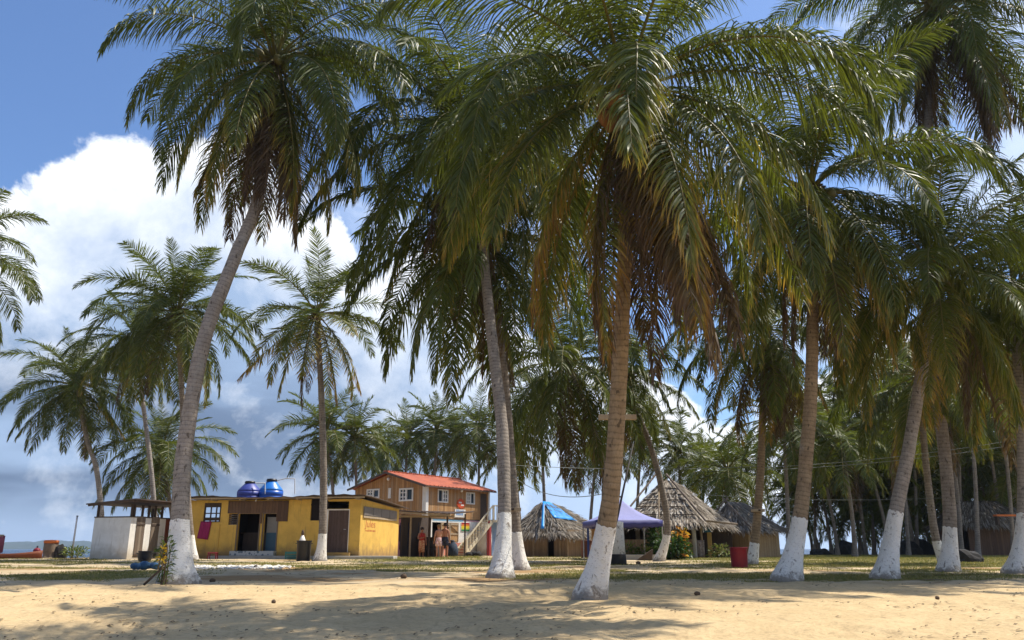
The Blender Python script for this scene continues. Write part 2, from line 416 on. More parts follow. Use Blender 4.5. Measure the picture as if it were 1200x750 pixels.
def np_mesh(name, verts, faces, cols=None, smooth=False):
    """verts (n,3), faces (m,4) or (m,3) arrays -> mesh, with a per-vertex tone"""
    me = bpy.data.meshes.new(name); verts = np.ascontiguousarray(verts, np.float32); faces = np.ascontiguousarray(faces, np.int32)
    m, k = faces.shape
    me.vertices.add(len(verts)); me.vertices.foreach_set('co', verts.ravel())
    me.loops.add(m * k); me.loops.foreach_set('vertex_index', faces.ravel())
    me.polygons.add(m); me.polygons.foreach_set('loop_start', np.arange(0, m * k, k, dtype=np.int32))
    if smooth: me.polygons.foreach_set('use_smooth', np.ones(m, bool))
    if cols is not None:
        a = me.attributes.new('leaf_tone', 'FLOAT_COLOR', 'POINT')
        c = np.ones((len(verts), 4), np.float32); c[:, :3] = cols; a.data.foreach_set('color', c.ravel())
    me.update(calc_edges=True); return me

# ------------------------------------------------------------------ ground, sea, hills
def vnoise(x, y, seed):
    """smooth value noise, vectorised"""
    def h(i, j):
        n = (i * 374761393 + j * 668265263 + seed * 974634777) & 0x7fffffff
        n = ((n ^ (n >> 13)) * 1274126177) & 0x7fffffff
        return ((n ^ (n >> 16)) & 0xffff) / 65535.0
    i = np.floor(x).astype(np.int64); j = np.floor(y).astype(np.int64); fx = x - i; fy = y - j
    fx = fx * fx * (3 - 2 * fx); fy = fy * fy * (3 - 2 * fy)
    a = h(i, j) * (1 - fx) + h(i + 1, j) * fx; b = h(i, j + 1) * (1 - fx) + h(i + 1, j + 1) * fx
    return a * (1 - fy) + b * fy - .5
def relief(x, y):
    near = np.interp(y, [0, 18, 26, 60], [1, 1, .4, .25])
    r = .07 * vnoise(x / 2.3, y / 2.3, 1) + .04 * vnoise(x / .8 + 9, y / .8, 2)
    foot = vnoise(x / .33, y / .30, 3) + .6 * vnoise(x / .19, y / .21, 4)
    r = r + .058 * foot * (.5 + .5 * np.clip(vnoise(x / 3.1, y / 3.1, 5) * 4 + .5, 0, 1))
    return r * near
def seq(parts):
    out = []
    for a, b, s in parts: out += list(np.arange(a, b, s))
    return np.array(out)
def build_ground():
    xs = seq([(-400, -100, 25), (-100, -40, 4), (-40, -17, .8), (-17, 17, .1), (17, 40, .8), (40, 100, 4), (100, 401, 25)])
    ys = seq([(-60, 0, 4), (0, 6, .5), (6, 24, .085), (24, 40, .3), (40, 90, 1.), (90, 200, 10)])
    X, Y = np.meshgrid(xs, ys); Z = ground_np(X, Y) + relief(X, Y)
    # the houses stand on level, swept ground
    v = np.stack([X, Y, Z], -1).reshape(-1, 3); nx, ny = len(xs), len(ys)
    i = np.arange(ny - 1)[:, None] * nx + np.arange(nx - 1)[None, :]
    f = np.stack([i, i + 1, i + nx + 1, i + nx], -1).reshape(-1, 4)
    me = np_mesh('ground', v, f, None, True)
    m, nt, b = base_mat('sand_and_turf', .95, .15)
    co = objco(nt); sx = nd(nt, 'ShaderNodeSeparateXYZ'); nt.links.new(co, sx.inputs[0]); y = sx.outputs[1]; x = sx.outputs[0]
    n_big = noise(nt, co, .35, 6, .6); n_mid = noise(nt, co, 1.7, 7, .65); n_fine = noise(nt, co, 14, 7, .7); n_grain = noise(nt, co, 120, 3, .6)
    sand = mixc(nt, maprange(nt, n_mid, .3, .7), (.69, .52, .29), (.60, .44, .235))
    sand = mixc(nt, mth(nt, 'MULTIPLY', maprange(nt, n_fine, .46, .66), .62), sand, (.42, .30, .165))
    shade_damp_spots = noise(nt, scalevec(nt, co, (1, .45, 1)), 5.5, 5, .72); sand = mixc(nt, mth(nt, 'MULTIPLY', maprange(nt, shade_damp_spots, .55, .66), .45), sand, (.36, .25, .135))  # darker spots: dimple shade put into the colour, along with damp sand
    sand = mixc(nt, mth(nt, 'MULTIPLY', maprange(nt, n_grain, .5, .8), .25), sand, (.70, .55, .33))
    dirt = mixc(nt, maprange(nt, n_mid, .35, .65), (.58, .47, .31), (.47, .36, .21))
    rust = mixc(nt, mth(nt, 'MULTIPLY', maprange(nt, noise(nt, scalevec(nt, co, (.5, 1, 1)), .5, 5, .6), .52, .62), .8), dirt, (.30, .17, .065))
    far = maprange(nt, mth(nt, 'ADD', y, mth(nt, 'MULTIPLY', n_big, 6)), 19.5, 22.5)
    col = mixc(nt, far, sand, rust)
    gmask = attr(nt, 'turf', 'Fac')
    turf = mixc(nt, maprange(nt, n_fine, .35, .7), (.17, .165, .045), (.29, .235, .09))
    gm = maprange(nt, mth(nt, 'ADD', gmask, mth(nt, 'MULTIPLY', mth(nt, 'SUBTRACT', n_fine, .5), .7)), .35, .65)
    col = mixc(nt, mth(nt, 'MULTIPLY', gm, .85), col, turf)
    nt.links.new(col, b.inputs['Base Color'])
    bump(nt, b, mth(nt, 'ADD', n_fine, mth(nt, 'MULTIPLY', n_grain, .5)), .8, .04)
    t = turf_mask(X, Y).astype(np.float32)
    a = me.attributes.new('turf', 'FLOAT', 'POINT'); a.data.foreach_set('value', t.ravel())
    me.materials.append(m)
    o = bpy.data.objects.new('ground', me); link(o); o['kind'] = 'structure'; o['label'] = 'sandy beach rising to patchy grass'
def turf_mask(x, y):
    """where grass grows: a strip behind the front palms on the right, patches on the left, the lawn under the far grove"""
    n = vnoise(x / 2.6, y / 1.3, 11) + .6 * vnoise(x / .9, y / .6, 12)
    lat = x / y * 1000                                    # bearing
    strip = np.clip(1 - np.abs(y - (20.6 + .03 * x + 1.4 * vnoise(x / 4, y * 0, 13) + .9 * vnoise(x / 1.1, y * 0, 14))) / 2.7, 0, 1) * np.interp(x, [-1.5, .5, 40], [0, 1, 1])
    left = np.clip(1 - np.abs(y - 21.0 - 1.5 * vnoise(x / 3, y * 0, 15)) / 3.8, 0, 1) * np.interp(x, [-40, -9.5, -7.5], [.85, .75, 0])
    left2 = np.clip(1 - np.abs(y - 33) / 6, 0, 1) * np.interp(x, [-60, -16, -13], [.7, .6, 0])
    lawn = np.interp(y, [25, 29, 70], [0, .75, .85]) * np.interp(x, [4, 9, 60], [0, 1, 1])
    mid = np.clip(1 - np.abs(y - 29) / 2.2, 0, 1) * .55 * np.interp(x, [-8, -5, 4, 8], [0, 1, 1, 0])
    thin = np.interp(y, [20, 23, 46, 60], [0, .34, .34, .1]) * (vnoise(x / 6, y / 2.2, 16) > -.12)
    m = np.maximum.reduce([strip, left, left2, lawn, mid, thin])
    return np.clip(m + n * .95 * (m > 0.02), 0, 1)
build_ground()

def build_sea():
    mb = MB(); s = 3150
    mb.quad((-s, -s, 0), (s, -s, 0), (s, s, 0), (-s, s, 0))
    m, nt, b = base_mat('sea_water', .34, .22)
    co = objco(nt)
    n1 = noise(nt, scalevec(nt, co, (1, 2.2, 1)), .16, 6, .6)
    n2 = noise(nt, scalevec(nt, co, (1, 2.2, 1)), .9, 5, .6)
    b.inputs['Base Color'].default_value = (.022, .06, .12, 1)
    col = mixc(nt, maprange(nt, n1, .35, .7), (.014, .042, .095), (.03, .075, .135)); nt.links.new(col, b.inputs['Base Color'])
    bump(nt, b, mth(nt, 'ADD', n1, mth(nt, 'MULTIPLY', n2, .4)), 1.0, 1.4)
    o = mb.build('sea', m); o['kind'] = 'structure'; o['label'] = 'dark blue sea'
build_sea()
def build_hills():
    D0 = 2600; n = 150; rows = 9; vs = []; fs = []
    for i in range(n + 1):
        px = -140 + i * 500 / n
        x = (px - 600) / F * D0 / 1.04
        h = 6 + 22 * max(0, 1 - abs(px - 70) / 130) + 9 * max(0, 1 - abs(px - 25) / 60) * .3
        h += 7 * mnoise.noise(Vector((px * .035, 3, 0))) + 3 * mnoise.noise(Vector((px * .12, 7, 0)))
        h = max(h, 2.0) * min(1, (i + 1) / 6, (n - i + 1) / 30)
        for r in range(rows):
            t = r / (rows - 1)
            vs.append((x * (1 + .25 * (t - .5)), D0 + (t - .5) * 900, max(-2, h * math.sin(math.pi * t) * (1 + .25 * mnoise.noise(Vector((px * .06, t * 5, 1))) ) - 1)))
    for i in range(n):
        for r in range(rows - 1):
            a = i * rows + r; fs.append((a, a + rows, a + rows + 1, a + 1))
    m = weathered('wooded_hill', (.025, .042, .03), (.04, .055, .035), .01, .95, .6, 0)
    o = np_mesh('hills', np.array(vs), np.array(fs), None, True); o.materials.append(m)
    ob = bpy.data.objects.new('hills', o); link(ob); ob['kind'] = 'structure'; ob['label'] = 'low wooded headland across the water'
build_hills()
def build_haze():
    mb = MB(); mb.box(-3300, 3300, -3300, 3300, -6, 48); m = bpy.data.materials.new('haze'); m.use_nodes = True; nt = m.node_tree; nt.nodes.clear()
    out = nd(nt, 'ShaderNodeOutputMaterial'); v = nd(nt, 'ShaderNodeVolumePrincipled'); v.inputs['Color'].default_value = (.62, .78, 1, 1); v.inputs['Density'].default_value = 1.7e-4; v.inputs['Anisotropy'].default_value = .2
    nt.links.new(v.outputs[0], out.inputs['Volume']); o = mb.build('haze', m); tag(o, 'thin sea haze', 'haze', None, 'stuff')
build_haze()

# ------------------------------------------------------------------ palms
def frond_arrays(rng, L, e0, droop, age, nl=60, nseg=4, wid=.05, hang=.8, roll=0., sway=0., dead=0., rib=1.):
    """one coconut frond growing along +X, gravity is -Z: vertices, quads, tones"""
    NR = 28
    s = np.linspace(0, 1, NR); el = e0 - droop * s ** 1.25; az = sway * s ** 2
    T = np.stack([np.cos(el) * np.cos(az), np.cos(el) * np.sin(az), np.sin(el)], 1)
    Pp = np.concatenate([[[0, 0, 0]], np.cumsum(T[:-1] * (L / (NR - 1)), 0)])
    Sd = np.stack([-np.sin(az), np.cos(az), np.zeros(NR)], 1)
    Nn = np.cross(T, Sd)
    rl = roll * s
    Sr = Sd * np.cos(rl)[:, None] + Nn * np.sin(rl)[:, None]; Nr = Nn * np.cos(rl)[:, None] - Sd * np.sin(rl)[:, None]
    # leaflets, both sides at once
    n = 2 * nl
    sj = np.tile(np.linspace(.15, .995, nl), 2) + rng.uniform(-.006, .006, n); side = np.repeat([1., -1.], nl)
    sj = np.clip(sj, .14, .998)
    keep = rng.random(n) > .03 + .10 * max(0, age - .55) + .2 * dead
    # tattered stretches
    if rng.random() < .25 + .5 * age:
        c0 = rng.uniform(.3, .95); keep &= ~((np.abs(sj - c0) < rng.uniform(.01, .035)) & (side == rng.choice([-1, 1])))
    sj = sj[keep]; side = side[keep]; n = len(sj)
    def at(A): return np.stack([np.interp(sj, s, A[:, k]) for k in range(3)], 1)
    p0 = at(Pp); t = at(T); t /= np.linalg.norm(t, axis=1)[:, None]; sd = at(Sr); nn = at(Nr)
    up = np.clip((sj - .15) / .22, 0, 1); down = np.clip((sj - .45) / .55, 0, 1)
    ll = .225 * L * (.5 + .5 * up) * (1 - .68 * down ** 1.6) * np.where(rng.random(n) < .12 + .3 * max(0, age - .4), rng.uniform(.35, .9, n), rng.uniform(.86, 1.12, n))
    fw = np.interp(sj, [.15, .6, 1], [.30, .55, 1.5]) + rng.normal(0, .06, n)
    lift = .28 - .55 * age
    d0 = sd * side[:, None] + t * fw[:, None] + nn * (lift + rng.normal(0, .12, n))[:, None]
    d0 /= np.linalg.norm(d0, axis=1)[:, None]
    g = np.array([0, 0, -1.]) + np.stack([rng.normal(0, .12, n), rng.normal(0, .12, n), np.zeros(n)], 1)
    hg = np.clip(hang + rng.normal(0, .13, n), .1, 1.2)
    pts = [p0]; dirs = []
    for k in range(nseg):
        w = np.clip(hg * ((k + .35) / nseg) ** .8, 0, .95)[:, None]
        d = d0 * (1 - w) + g * w; d /= np.linalg.norm(d, axis=1)[:, None]
        dirs.append(d); pts.append(pts[-1] + d * (ll / nseg)[:, None])
    dirs.append(dirs[-1])
    prof = np.interp(np.linspace(0, 1, nseg + 1), [0, .2, .6, .85, 1], [.55, 1, .85, .5, .06])
    th = rng.normal(0, .62, n)
    V = np.zeros((n, nseg + 1, 2, 3)); C = np.zeros((n, nseg + 1, 2, 3))
    # tones
    green = np.array([.064, .086, .014]) * rng.uniform(.8, 1.2); lime = np.array([.135, .145, .026]); yel = np.array([.32, .225, .045]); ora = np.array([.29, .145, .035]); bro = np.array([.085, .05, .03]); gry = np.array([.15, .115, .085])
    a_l = np.clip(age + rng.normal(0, .07, n), 0, 1)
    for k in range(nseg + 1):
        u = k / nseg
        W = t - dirs[k] * np.sum(t * dirs[k], 1)[:, None]; W /= np.linalg.norm(W, axis=1)[:, None] + 1e-6
        B = np.cross(dirs[k], W); tw = th * (1 + .6 * u)
        W = W * np.cos(tw)[:, None] + B * np.sin(tw)[:, None]
        hw = wid * .5 * prof[k]
        V[:, k, 0] = pts[k] - W * hw; V[:, k, 1] = pts[k] + W * hw
        # how far the browning has crept in from tip of leaflet and of frond
        q = np.clip((a_l - .46) * 1.7 + (u - .58) * 1.25 * (.15 + a_l) + (sj - .72) * .65 * a_l + rng.normal(0, .07, n), 0, 1.4)
        c = green + (lime - green) * np.clip(q * 3.4 + .10 + .12 * u, 0, 1)[:, None]
        c = c + (yel - c) * np.clip(q * 2.6 - .95, 0, 1)[:, None]
        c = c + (ora - c) * np.clip(q * 2.8 - 1.9, 0, 1)[:, None]
        c = c + (bro - c) * np.clip(q * 3.2 - 3.0, 0, 1)[:, None]
        if dead: c = c + (bro * .8 + (gry - bro * .8) * rng.random((n, 1)) ** 2 - c) * dead
        C[:, k, :] = c[:, None, :] * rng.uniform(.8, 1.2, (n, 1, 1)) if k == 0 else c[:, None, :] * (C[:, 0, :] .sum(-1, keepdims=True) / (c0sum[:, :, None] + 1e-6))
        if k == 0: c0sum = np.repeat(c.sum(-1)[:, None], 2, 1)
    verts = V.reshape(-1, 3); cols = C.reshape(-1, 3)
    i = (np.arange(n)[:, None] * (nseg + 1) + np.arange(nseg)[None, :]) * 2
    faces = np.stack([i, i + 1, i + 3, i + 2], -1).reshape(-1, 4)
    # midrib: flattened tapering tube
    rw = np.interp(s, [0, .06, .25, 1], [.075, .045, .028, .006]) * (L / 5) * rib; K = 5
    ang = np.arange(K) * 2 * np.pi / K
    ring = Pp[:, None, :] + Sr[:, None, :] * (np.cos(ang)[None, :, None] * rw[:, None, None]) + Nr[:, None, :] * (np.sin(ang)[None, :, None] * rw[:, None, None] * .75)
    rc = np.array([.19, .18, .05]) * (1 - min(1, age * .6)) + np.array([.27, .18, .05]) * min(1, age * .6)
    if dead: rc = rc + (np.array([.16, .10, .055]) - rc) * dead
    b0 = len(verts); j = np.arange(NR - 1)[:, None] * K + np.arange(K)[None, :]; j2 = np.arange(NR - 1)[:, None] * K + (np.arange(K)[None, :] + 1) % K
    rf = np.stack([j, j2, j2 + K, j + K], -1).reshape(-1, 4) + b0
    verts = np.concatenate([verts, ring.reshape(-1, 3)]); cols = np.concatenate([cols, np.repeat(rc[None], NR * K, 0) * .9])
    faces = np.concatenate([faces, rf])
    return verts, faces, cols

def frond_plan(rng, n, spread=1., skirt=.5, dead=3, Lf=5., tough=0., yellow=.0, dead_az=None, dead_len=1.):
    """a list of (azimuth, L, e0, droop, age, hang, deadness) from the spear down to the skirt"""
    out = []
    for i in range(n):
        u = (i + .5) / n
        az = i * 2.39996 + rng.normal(0, .16)
        e0 = np.interp(u, [0, .12, .3, .52, .76, 1], [86, 64, 38, 12, -18 - 10 * skirt, -40 - 24 * skirt]) + rng.normal(0, 6)
        dr = np.interp(u, [0, .12, .3, .52, .76, 1], [14, 56, 92, 92, 62, 34]) * spread + rng.normal(0, 10)
        dr = min(dr, e0 + 93)
        L = Lf * np.interp(u, [0, .1, .25, 1], [.55, .82, 1, .93]) * rng.uniform(.92, 1.06)
        age = float(np.clip(np.interp(u, [0, .3, .6, .85, 1], [0, .10, .30, .52, .66]) + yellow * u + rng.normal(0, .07), 0, 1))
        hang = float(np.interp(u, [0, .15, .5, 1], [.35, .6, .85, .9])) - tough
        out.append([az, L, e0, dr, age, hang, 0.])
    for i in range(dead):
        out.append([rng.uniform(0, 6.28) if dead_az is None or i % 3 == 0 else rng.normal(*dead_az), dead_len * Lf * rng.uniform(.7, 1.0), rng.uniform(-80, -60), rng.uniform(12, 26), .95, 1.0, rng.uniform(.75, 1)])
    return out

def spline(pts, n):
    """Catmull-Rom through pts"""
    pts = [Vector(p) for p in pts]; pts = [pts[0] * 2 - pts[1]] + pts + [pts[-1] * 2 - pts[-2]]
    out = []; m = len(pts) - 3
    for i in range(n + 1):
        t = i / n * m; k = min(int(t), m - 1); f = t - k; a, b, c, d = pts[k:k + 4]
        out.append(.5 * ((2 * b) + (c - a) * f + (2 * a - 5 * b + 4 * c - d) * f * f + (3 * b - a - 3 * c + d) * f ** 3))
    return out
def tube_np(cs, rad, n, bumpamp, rng, along0=0.):
    vs = []; al = []; cum = along0
    prev = None
    for i, p in enumerate(cs):
        t = (cs[min(i + 1, len(cs) - 1)] - cs[max(i - 1, 0)]).normalized()
        u = Vector((1, 0, 0)); u = (u - t * u.dot(t)).normalized(); w = t.cross(u)
        if i: cum += (cs[i] - cs[i - 1]).length
        for k in range(n):
            a = 2 * math.pi * k / n
            r = rad[i] * (1 + bumpamp * mnoise.noise(Vector((math.cos(a) * 1.5, math.sin(a) * 1.5, cum * 2.3 + along0 * 7 + rng[0]))))
            vs.append(p + (u * math.cos(a) + w * math.sin(a)) * r); al.append(cum)
    i = np.arange(len(cs) - 1)[:, None] * n + np.arange(n)[None, :]; i2 = np.arange(len(cs) - 1)[:, None] * n + (np.arange(n)[None, :] + 1) % n
    f = np.stack([i, i2, i2 + n, i + n], -1).reshape(-1, 4)
    return np.array(vs), f, np.array(al, np.float32)
def trunk_parts(root, base, path, r_mid, r_base, mat, white_h, hero, seed):
    """trunk and whitewashed foot, in the thing's own space"""
    pts = [p - base for p in path]
    n = 170 if hero else 60; sides = 20 if hero else 12
    cs = spline(pts, n); H = cs[-1].z; rad = []; cum = 0
    for i, p in enumerate(cs):
        if i: cum += (cs[i] - cs[i - 1]).length
        fl = math.exp(-max(0, cum - .12) / (.42 if hero else .45))
        r = r_mid + (r_base - r_mid) * fl
        r *= 1 - .30 * (cum / max(H, 1)) ** 1.2
        if hero: r *= 1 + .022 * ((cum * 8.5) % 1.0) * .6      # leaf scars stepping out
        rad.append(r)
    v, f, al = tube_np(cs, rad, sides, .07, (seed * 3.7,))
    me = np_mesh('trunk', v, f, None, True); a = me.attributes.new('along', 'FLOAT', 'POINT'); a.data.foreach_set('value', al)
    me.materials.append(mat); o = bpy.data.objects.new('trunk', me); link(o, root)
    if white_h:
        k = max(2, next((i for i, p in enumerate(cs) if p.z > white_h), 6))
        cs2 = spline(pts, n * 2)[:2 * k + 1]; r2 = [rad[min(i // 2, n)] + .006 for i in range(len(cs2))]
        v, f, al = tube_np(cs2, r2, sides * 2, .07, (seed * 3.7,))
        S2 = sides * 2; nr = len(cs2)
        for q in range(S2):                                # ragged brush line at the top
            v[(nr - 1) * S2 + q, 2] += .05 * mnoise.noise(Vector((math.cos(q * 6.283 / S2) * 2.2, math.sin(q * 6.283 / S2) * 2.2, seed))) 
        me = np_mesh('painted_base', v, f, None, True); me.materials.append(M['lime'])
        w = bpy.data.objects.new('painted_base', me); link(w, root)
    return cs
def palm(name, label, pxs, d, white_y=None, crown=None, r_mid=.15, r_base=.32, mat='trunk_grey', hero=1, group=None, nuts=0, nutmat='coconut_tan', seed=1, dtop=None, cat='palm tree', rootd=0.):
    """pxs: picture points from the foot to the crown's heart; d its distance; dtop the distance of the heart"""
    rng = np.random.default_rng(seed); dtop = dtop or d
    n = len(pxs) - 1; path = []
    for i, (px, py) in enumerate(pxs): path.append(P(px, py, d + (dtop - d) * (i / n) ** 1.2))
    base = path[0].copy(); base.z = gz(base.x, base.y)
    path[0] = base + Vector((0, 0, -.12))
    root = thing(name, label, cat, base, 0, group)
    wh = 0
    if white_y: wh = P(pxs[0][0], white_y, d).z - base.z
    cs = trunk_parts(root, base, path, r_mid, r_base, M[mat], wh, hero >= 1, seed)
    hub = cs[-1]
    cfg = dict(n=34, spread=1., skirt=.5, dead=3, Lf=4.8, tough=0., yellow=0.); cfg.update(crown or {})
    plan = frond_plan(rng, **cfg)
    if hero >= 1:
        nl, ns, wid = (140, 4, .031) if hero == 2 else (96, 3, .046)
        for az, L, e0, dr, age, hang, dd in plan:
            v, f, c = frond_arrays(rng, L, R(e0), R(dr), age, nl, ns, wid * L / 5, hang, rng.normal(0, .5), rng.normal(0, .22), dd)
            me = np_mesh('frond', v, f, c); me.materials.append(M['leaf'])
            o = bpy.data.objects.new('frond', me); link(o, root)
            o.rotation_euler = (0, 0, az); o.location = hub + Vector((math.cos(az), math.sin(az), 0)) * .10 + Vector((0, 0, (e0 / 90) * .16))
        # fibre and boots where the fronds leave the stem
        mb = MB()
        for i in range(26):
            a = rng.uniform(0, 6.28); e = rng.uniform(-.5, 1.1); dv = Vector((math.cos(a) * math.cos(e), math.sin(a) * math.cos(e), math.sin(e)))
            s0 = hub + Vector((math.cos(a), math.sin(a), 0)) * .08 + Vector((0, 0, rng.uniform(-.35, .15)))
            mb.tube([s0, s0 + dv * .16, s0 + dv * .34 + Vector((0, 0, -.04))], [.05, .045, .02], 5)
        mb.build('frond_boot_sheath', M['husk'], root, True)
        for i in range(nuts):
            a = -1.6 + rng.normal(0, .9); rr = rng.uniform(.28, .55); zz = rng.uniform(-.70, -.08)
            c = hub + Vector((math.cos(a) * rr, math.sin(a) * rr, zz))
            nb = MB(); k = rng.uniform(.115, .15)
            nb.lathe([(.02, -k * 1.25), (k * .55, -k * 1.0), (k * .95, -k * .35), (k, .1 * k), (k * .8, k * .75), (k * .4, k * 1.15), (.02, k * 1.25)], 10, (0, 0, 0))
            o = nb.build('coconut', M[nutmat], root, True); o.location = c; o.rotation_euler = (rng.normal(0, .35), rng.normal(0, .35), 0)
    else:
        me = crown_mesh(rng, plan); o = bpy.data.objects.new('crown', me); link(o, root); o.location = hub
    return root
def crown_mesh(rng, plan, nl=62, ns=2, wid=.072):
    V = []; Fc = []; C = []; k = 0
    for az, L, e0, dr, age, hang, dd in plan:
        v, f, c = frond_arrays(rng, L, R(e0), R(dr), age, nl, ns, wid * L / 5, hang, rng.normal(0, .35), rng.normal(0, .18), dd, 1.7)
        ca, sa = math.cos(az), math.sin(az); v = v @ np.array([[ca, sa, 0], [-sa, ca, 0], [0, 0, 1]])
        v = v + np.array([ca * .08, sa * .08, e0 / 90 * .12])
        V.append(v); Fc.append(f + k); C.append(c); k += len(v)
    me = np_mesh('crown', np.concatenate(V), np.concatenate(Fc), np.concatenate(C)); me.materials.append(M['leaf']); return me

NEAR = 'whitewashed palms on the sand'
palm('coconut_palm', 'tall leaning coconut palm before the white shed, a leafy plant beside its broad whitewashed foot', [(209, 684), (211, 610), (217, 520), (240, 395), (276, 300), (305, 220), (322, 70)], 17.8, 612,
     dict(n=42, skirt=1.0, dead=14, Lf=5.2, yellow=.12), .185, .44, 'trunk_grey', 2, NEAR, 5, 'coconut_green', 11, 20)
palm('coconut_palm', 'big foremost coconut palm with tan trunk, yellowing fronds and a foot curving left', [(690, 700), (706, 640), (717, 570), (724, 470), (730, 350), (734, 230), (733, 108)], 14, 616,
     dict(n=42, skirt=1.0, spread=1.1, dead=16, Lf=4.85, yellow=.30, dead_az=(-.5, .6), dead_len=1.08), .15, .30, 'trunk_tan', 2, NEAR, 9, 'coconut_tan', 23, 12.6)
palm('coconut_palm', 'dark crowned palm with thick grey trunk and white foot left of the foremost palm', [(587, 679), (591, 600), (588, 500), (577, 400), (566, 290), (556, 150)], 20.5, 602,
     dict(n=42, skirt=1.0, spread=1.08, dead=5, Lf=6.5, yellow=.0), .17, .36, 'trunk_grey', 2, NEAR, 4, 'coconut_green', 37, 23.5)
palm('coconut_palm', 'slimmer palm standing close behind the grey palm, its cylindrical white foot to its right', [(610, 671), (604, 620), (599, 550), (594, 480), (584, 390), (560, 275)], 24.5, 624,
     dict(n=38, skirt=1.0, dead=2, Lf=5.6, yellow=-.1), .16, .31, 'trunk_dark', 1, NEAR, 0, 'coconut_green', 41)
palm('coconut_palm', 'coconut palm with a bunch of green coconuts, its whitewashed foot right of the red bin', [(921, 682), (937, 610), (946, 520), (951, 440), (952, 330), (948, 222)], 19, 608,
     dict(n=40, skirt=.95, spread=1.08, dead=5, Lf=5.3, yellow=.13), .165, .37, 'trunk_tan', 2, NEAR, 14, 'coconut_green', 59)
palm('coconut_palm', 'straight palm leaning right from a tall whitewashed foot, hanging fronds yellow tipped', [(1036, 677), (1050, 600), (1066, 520), (1084, 415), (1092, 370), (1097, 318)], 19.8, 602,
     dict(n=36, skirt=.9, dead=2, Lf=4.4, yellow=.16), .165, .34, 'trunk_grey', 2, NEAR, 4, 'coconut_green', 61)
palm('coconut_palm', 'very tall palm with bluish white foot, its dark crown cut by the top edge', [(1111, 671), (1113, 610), (1108, 540), (1098, 455), (1088, 330), (1086, 180), (1097, 4)], 23.5, 618,
     dict(n=40, skirt=1.0, dead=16, Lf=5.8, yellow=.0), .17, .33, 'trunk_dark', 2, NEAR, 8, 'coconut_green', 67)
palm('coconut_palm', 'coconut palm at the right edge of the photo with a wide whitewashed foot', [(1190, 671), (1198, 610), (1198, 540), (1194, 450), (1190, 400), (1187, 345)], 22.5, 602,
     dict(n=40, skirt=.7, dead=3, Lf=4.7, yellow=.08), .14, .36, 'trunk_grey', 1, NEAR, 0, 'coconut_green', 71)
palm('coconut_palm', 'thin palm with crooked dark trunk, just left of the palm with bluish white foot', [(1106, 655), (1096, 628), (1088, 570), (1082, 510), (1079, 440)], 31, 634,
     dict(n=26, skirt=.6, dead=3, Lf=4.4), .14, .2, 'trunk_dark', 1, 'middle palms', 0, 'coconut_green', 73)
palm('coconut_palm', 'palm with a board nailed round its trunk and rusty dead skirt behind the red bin', [(880, 655), (887, 610), (892, 540), (894, 460), (895, 385)], 30, 637,
     dict(n=36, skirt=.9, dead=14, Lf=4.6, yellow=.1), .15, .22, 'trunk_tan', 1, 'middle palms', 0, 'coconut_green', 79)
palm('coconut_palm', 'bent palm leaning left over the flowering bush in front of the big thatched hut', [(771, 656), (782, 622), (775, 570), (762, 522), (746, 480), (738, 440)], 34, 628,
     dict(n=20, skirt=.7, dead=6, Lf=3.6), .14, .24, 'trunk_dark', 1, 'middle palms', 0, 'coconut_green', 83)
palm('coconut_palm', 'dense dark palm hanging over the hut with the blue tarp, behind the foremost palm', [(722, 657), (718, 610), (710, 560), (692, 490), (664, 425)], 33, 632,
     dict(n=34, skirt=.85, dead=4, Lf=5.4, yellow=-.1), .14, .24, 'trunk_dark', 1, 'middle palms', 0, 'coconut_green', 89)
palm('coconut_palm', 'star shaped palm with yellowing lower fronds and slim white foot before the yellow building', [(374, 661), (378, 625), (379, 540), (376, 450), (371, 368)], 34, 627,
     dict(n=27, skirt=.8, dead=2, Lf=4.4, spread=.76, yellow=.30, tough=.45), .155, .30, 'trunk_dark', 1, 'middle palms', 0, 'coconut_green', 97)
palm('coconut_palm', 'palm cut by the left edge of the photo, only its right hand fronds showing', [(-80, 672), (-78, 560), (-70, 430), (-60, 300)], 26, None,
     dict(n=38, skirt=1.0, dead=3, Lf=3.7, yellow=.05, tough=.15), .15, .3, 'trunk_grey', 1, 'middle palms', 0, 'coconut_green', 101)
palm('coconut_palm', 'palm with round dark crown and curved bare trunk just left of the white shed', [(117, 655), (119, 610), (113, 550), (102, 515), (90, 452)], 45, None,
     dict(n=46, skirt=.5, dead=1, Lf=4.4, tough=.32), .15, .2, 'trunk_grey', 1, 'middle palms', 0, 'coconut_green', 103)
palm('coconut_palm', 'slender palm whose thin trunk rises behind the white shed', [(182, 655), (181, 600), (176, 540), (168, 475), (160, 400)], 43, None,
     dict(n=38, skirt=.6, dead=1, Lf=4.1, tough=.3), .13, .18, 'trunk_grey', 1, 'middle palms', 0, 'coconut_green', 107)
palm('coconut_palm', 'full crowned palm half hidden behind the leaning white footed trunk at left', [(227, 656), (222, 610), (216, 520), (212, 440), (207, 366)], 36, 628,
     dict(n=48, skirt=.5, dead=1, Lf=4.6, tough=.32), .14, .24, 'trunk_dark', 1, 'middle palms', 0, 'coconut_green', 109)
palm('coconut_palm', 'low palm behind the white shed, its lower fronds drooping to the shed roof', [(205, 652), (202, 610), (196, 570), (190, 527)], 48, None,
     dict(n=40, skirt=.6, dead=1, Lf=4.5, tough=.3), .13, .2, 'trunk_dark', 1, 'middle palms', 0, 'coconut_green', 113)
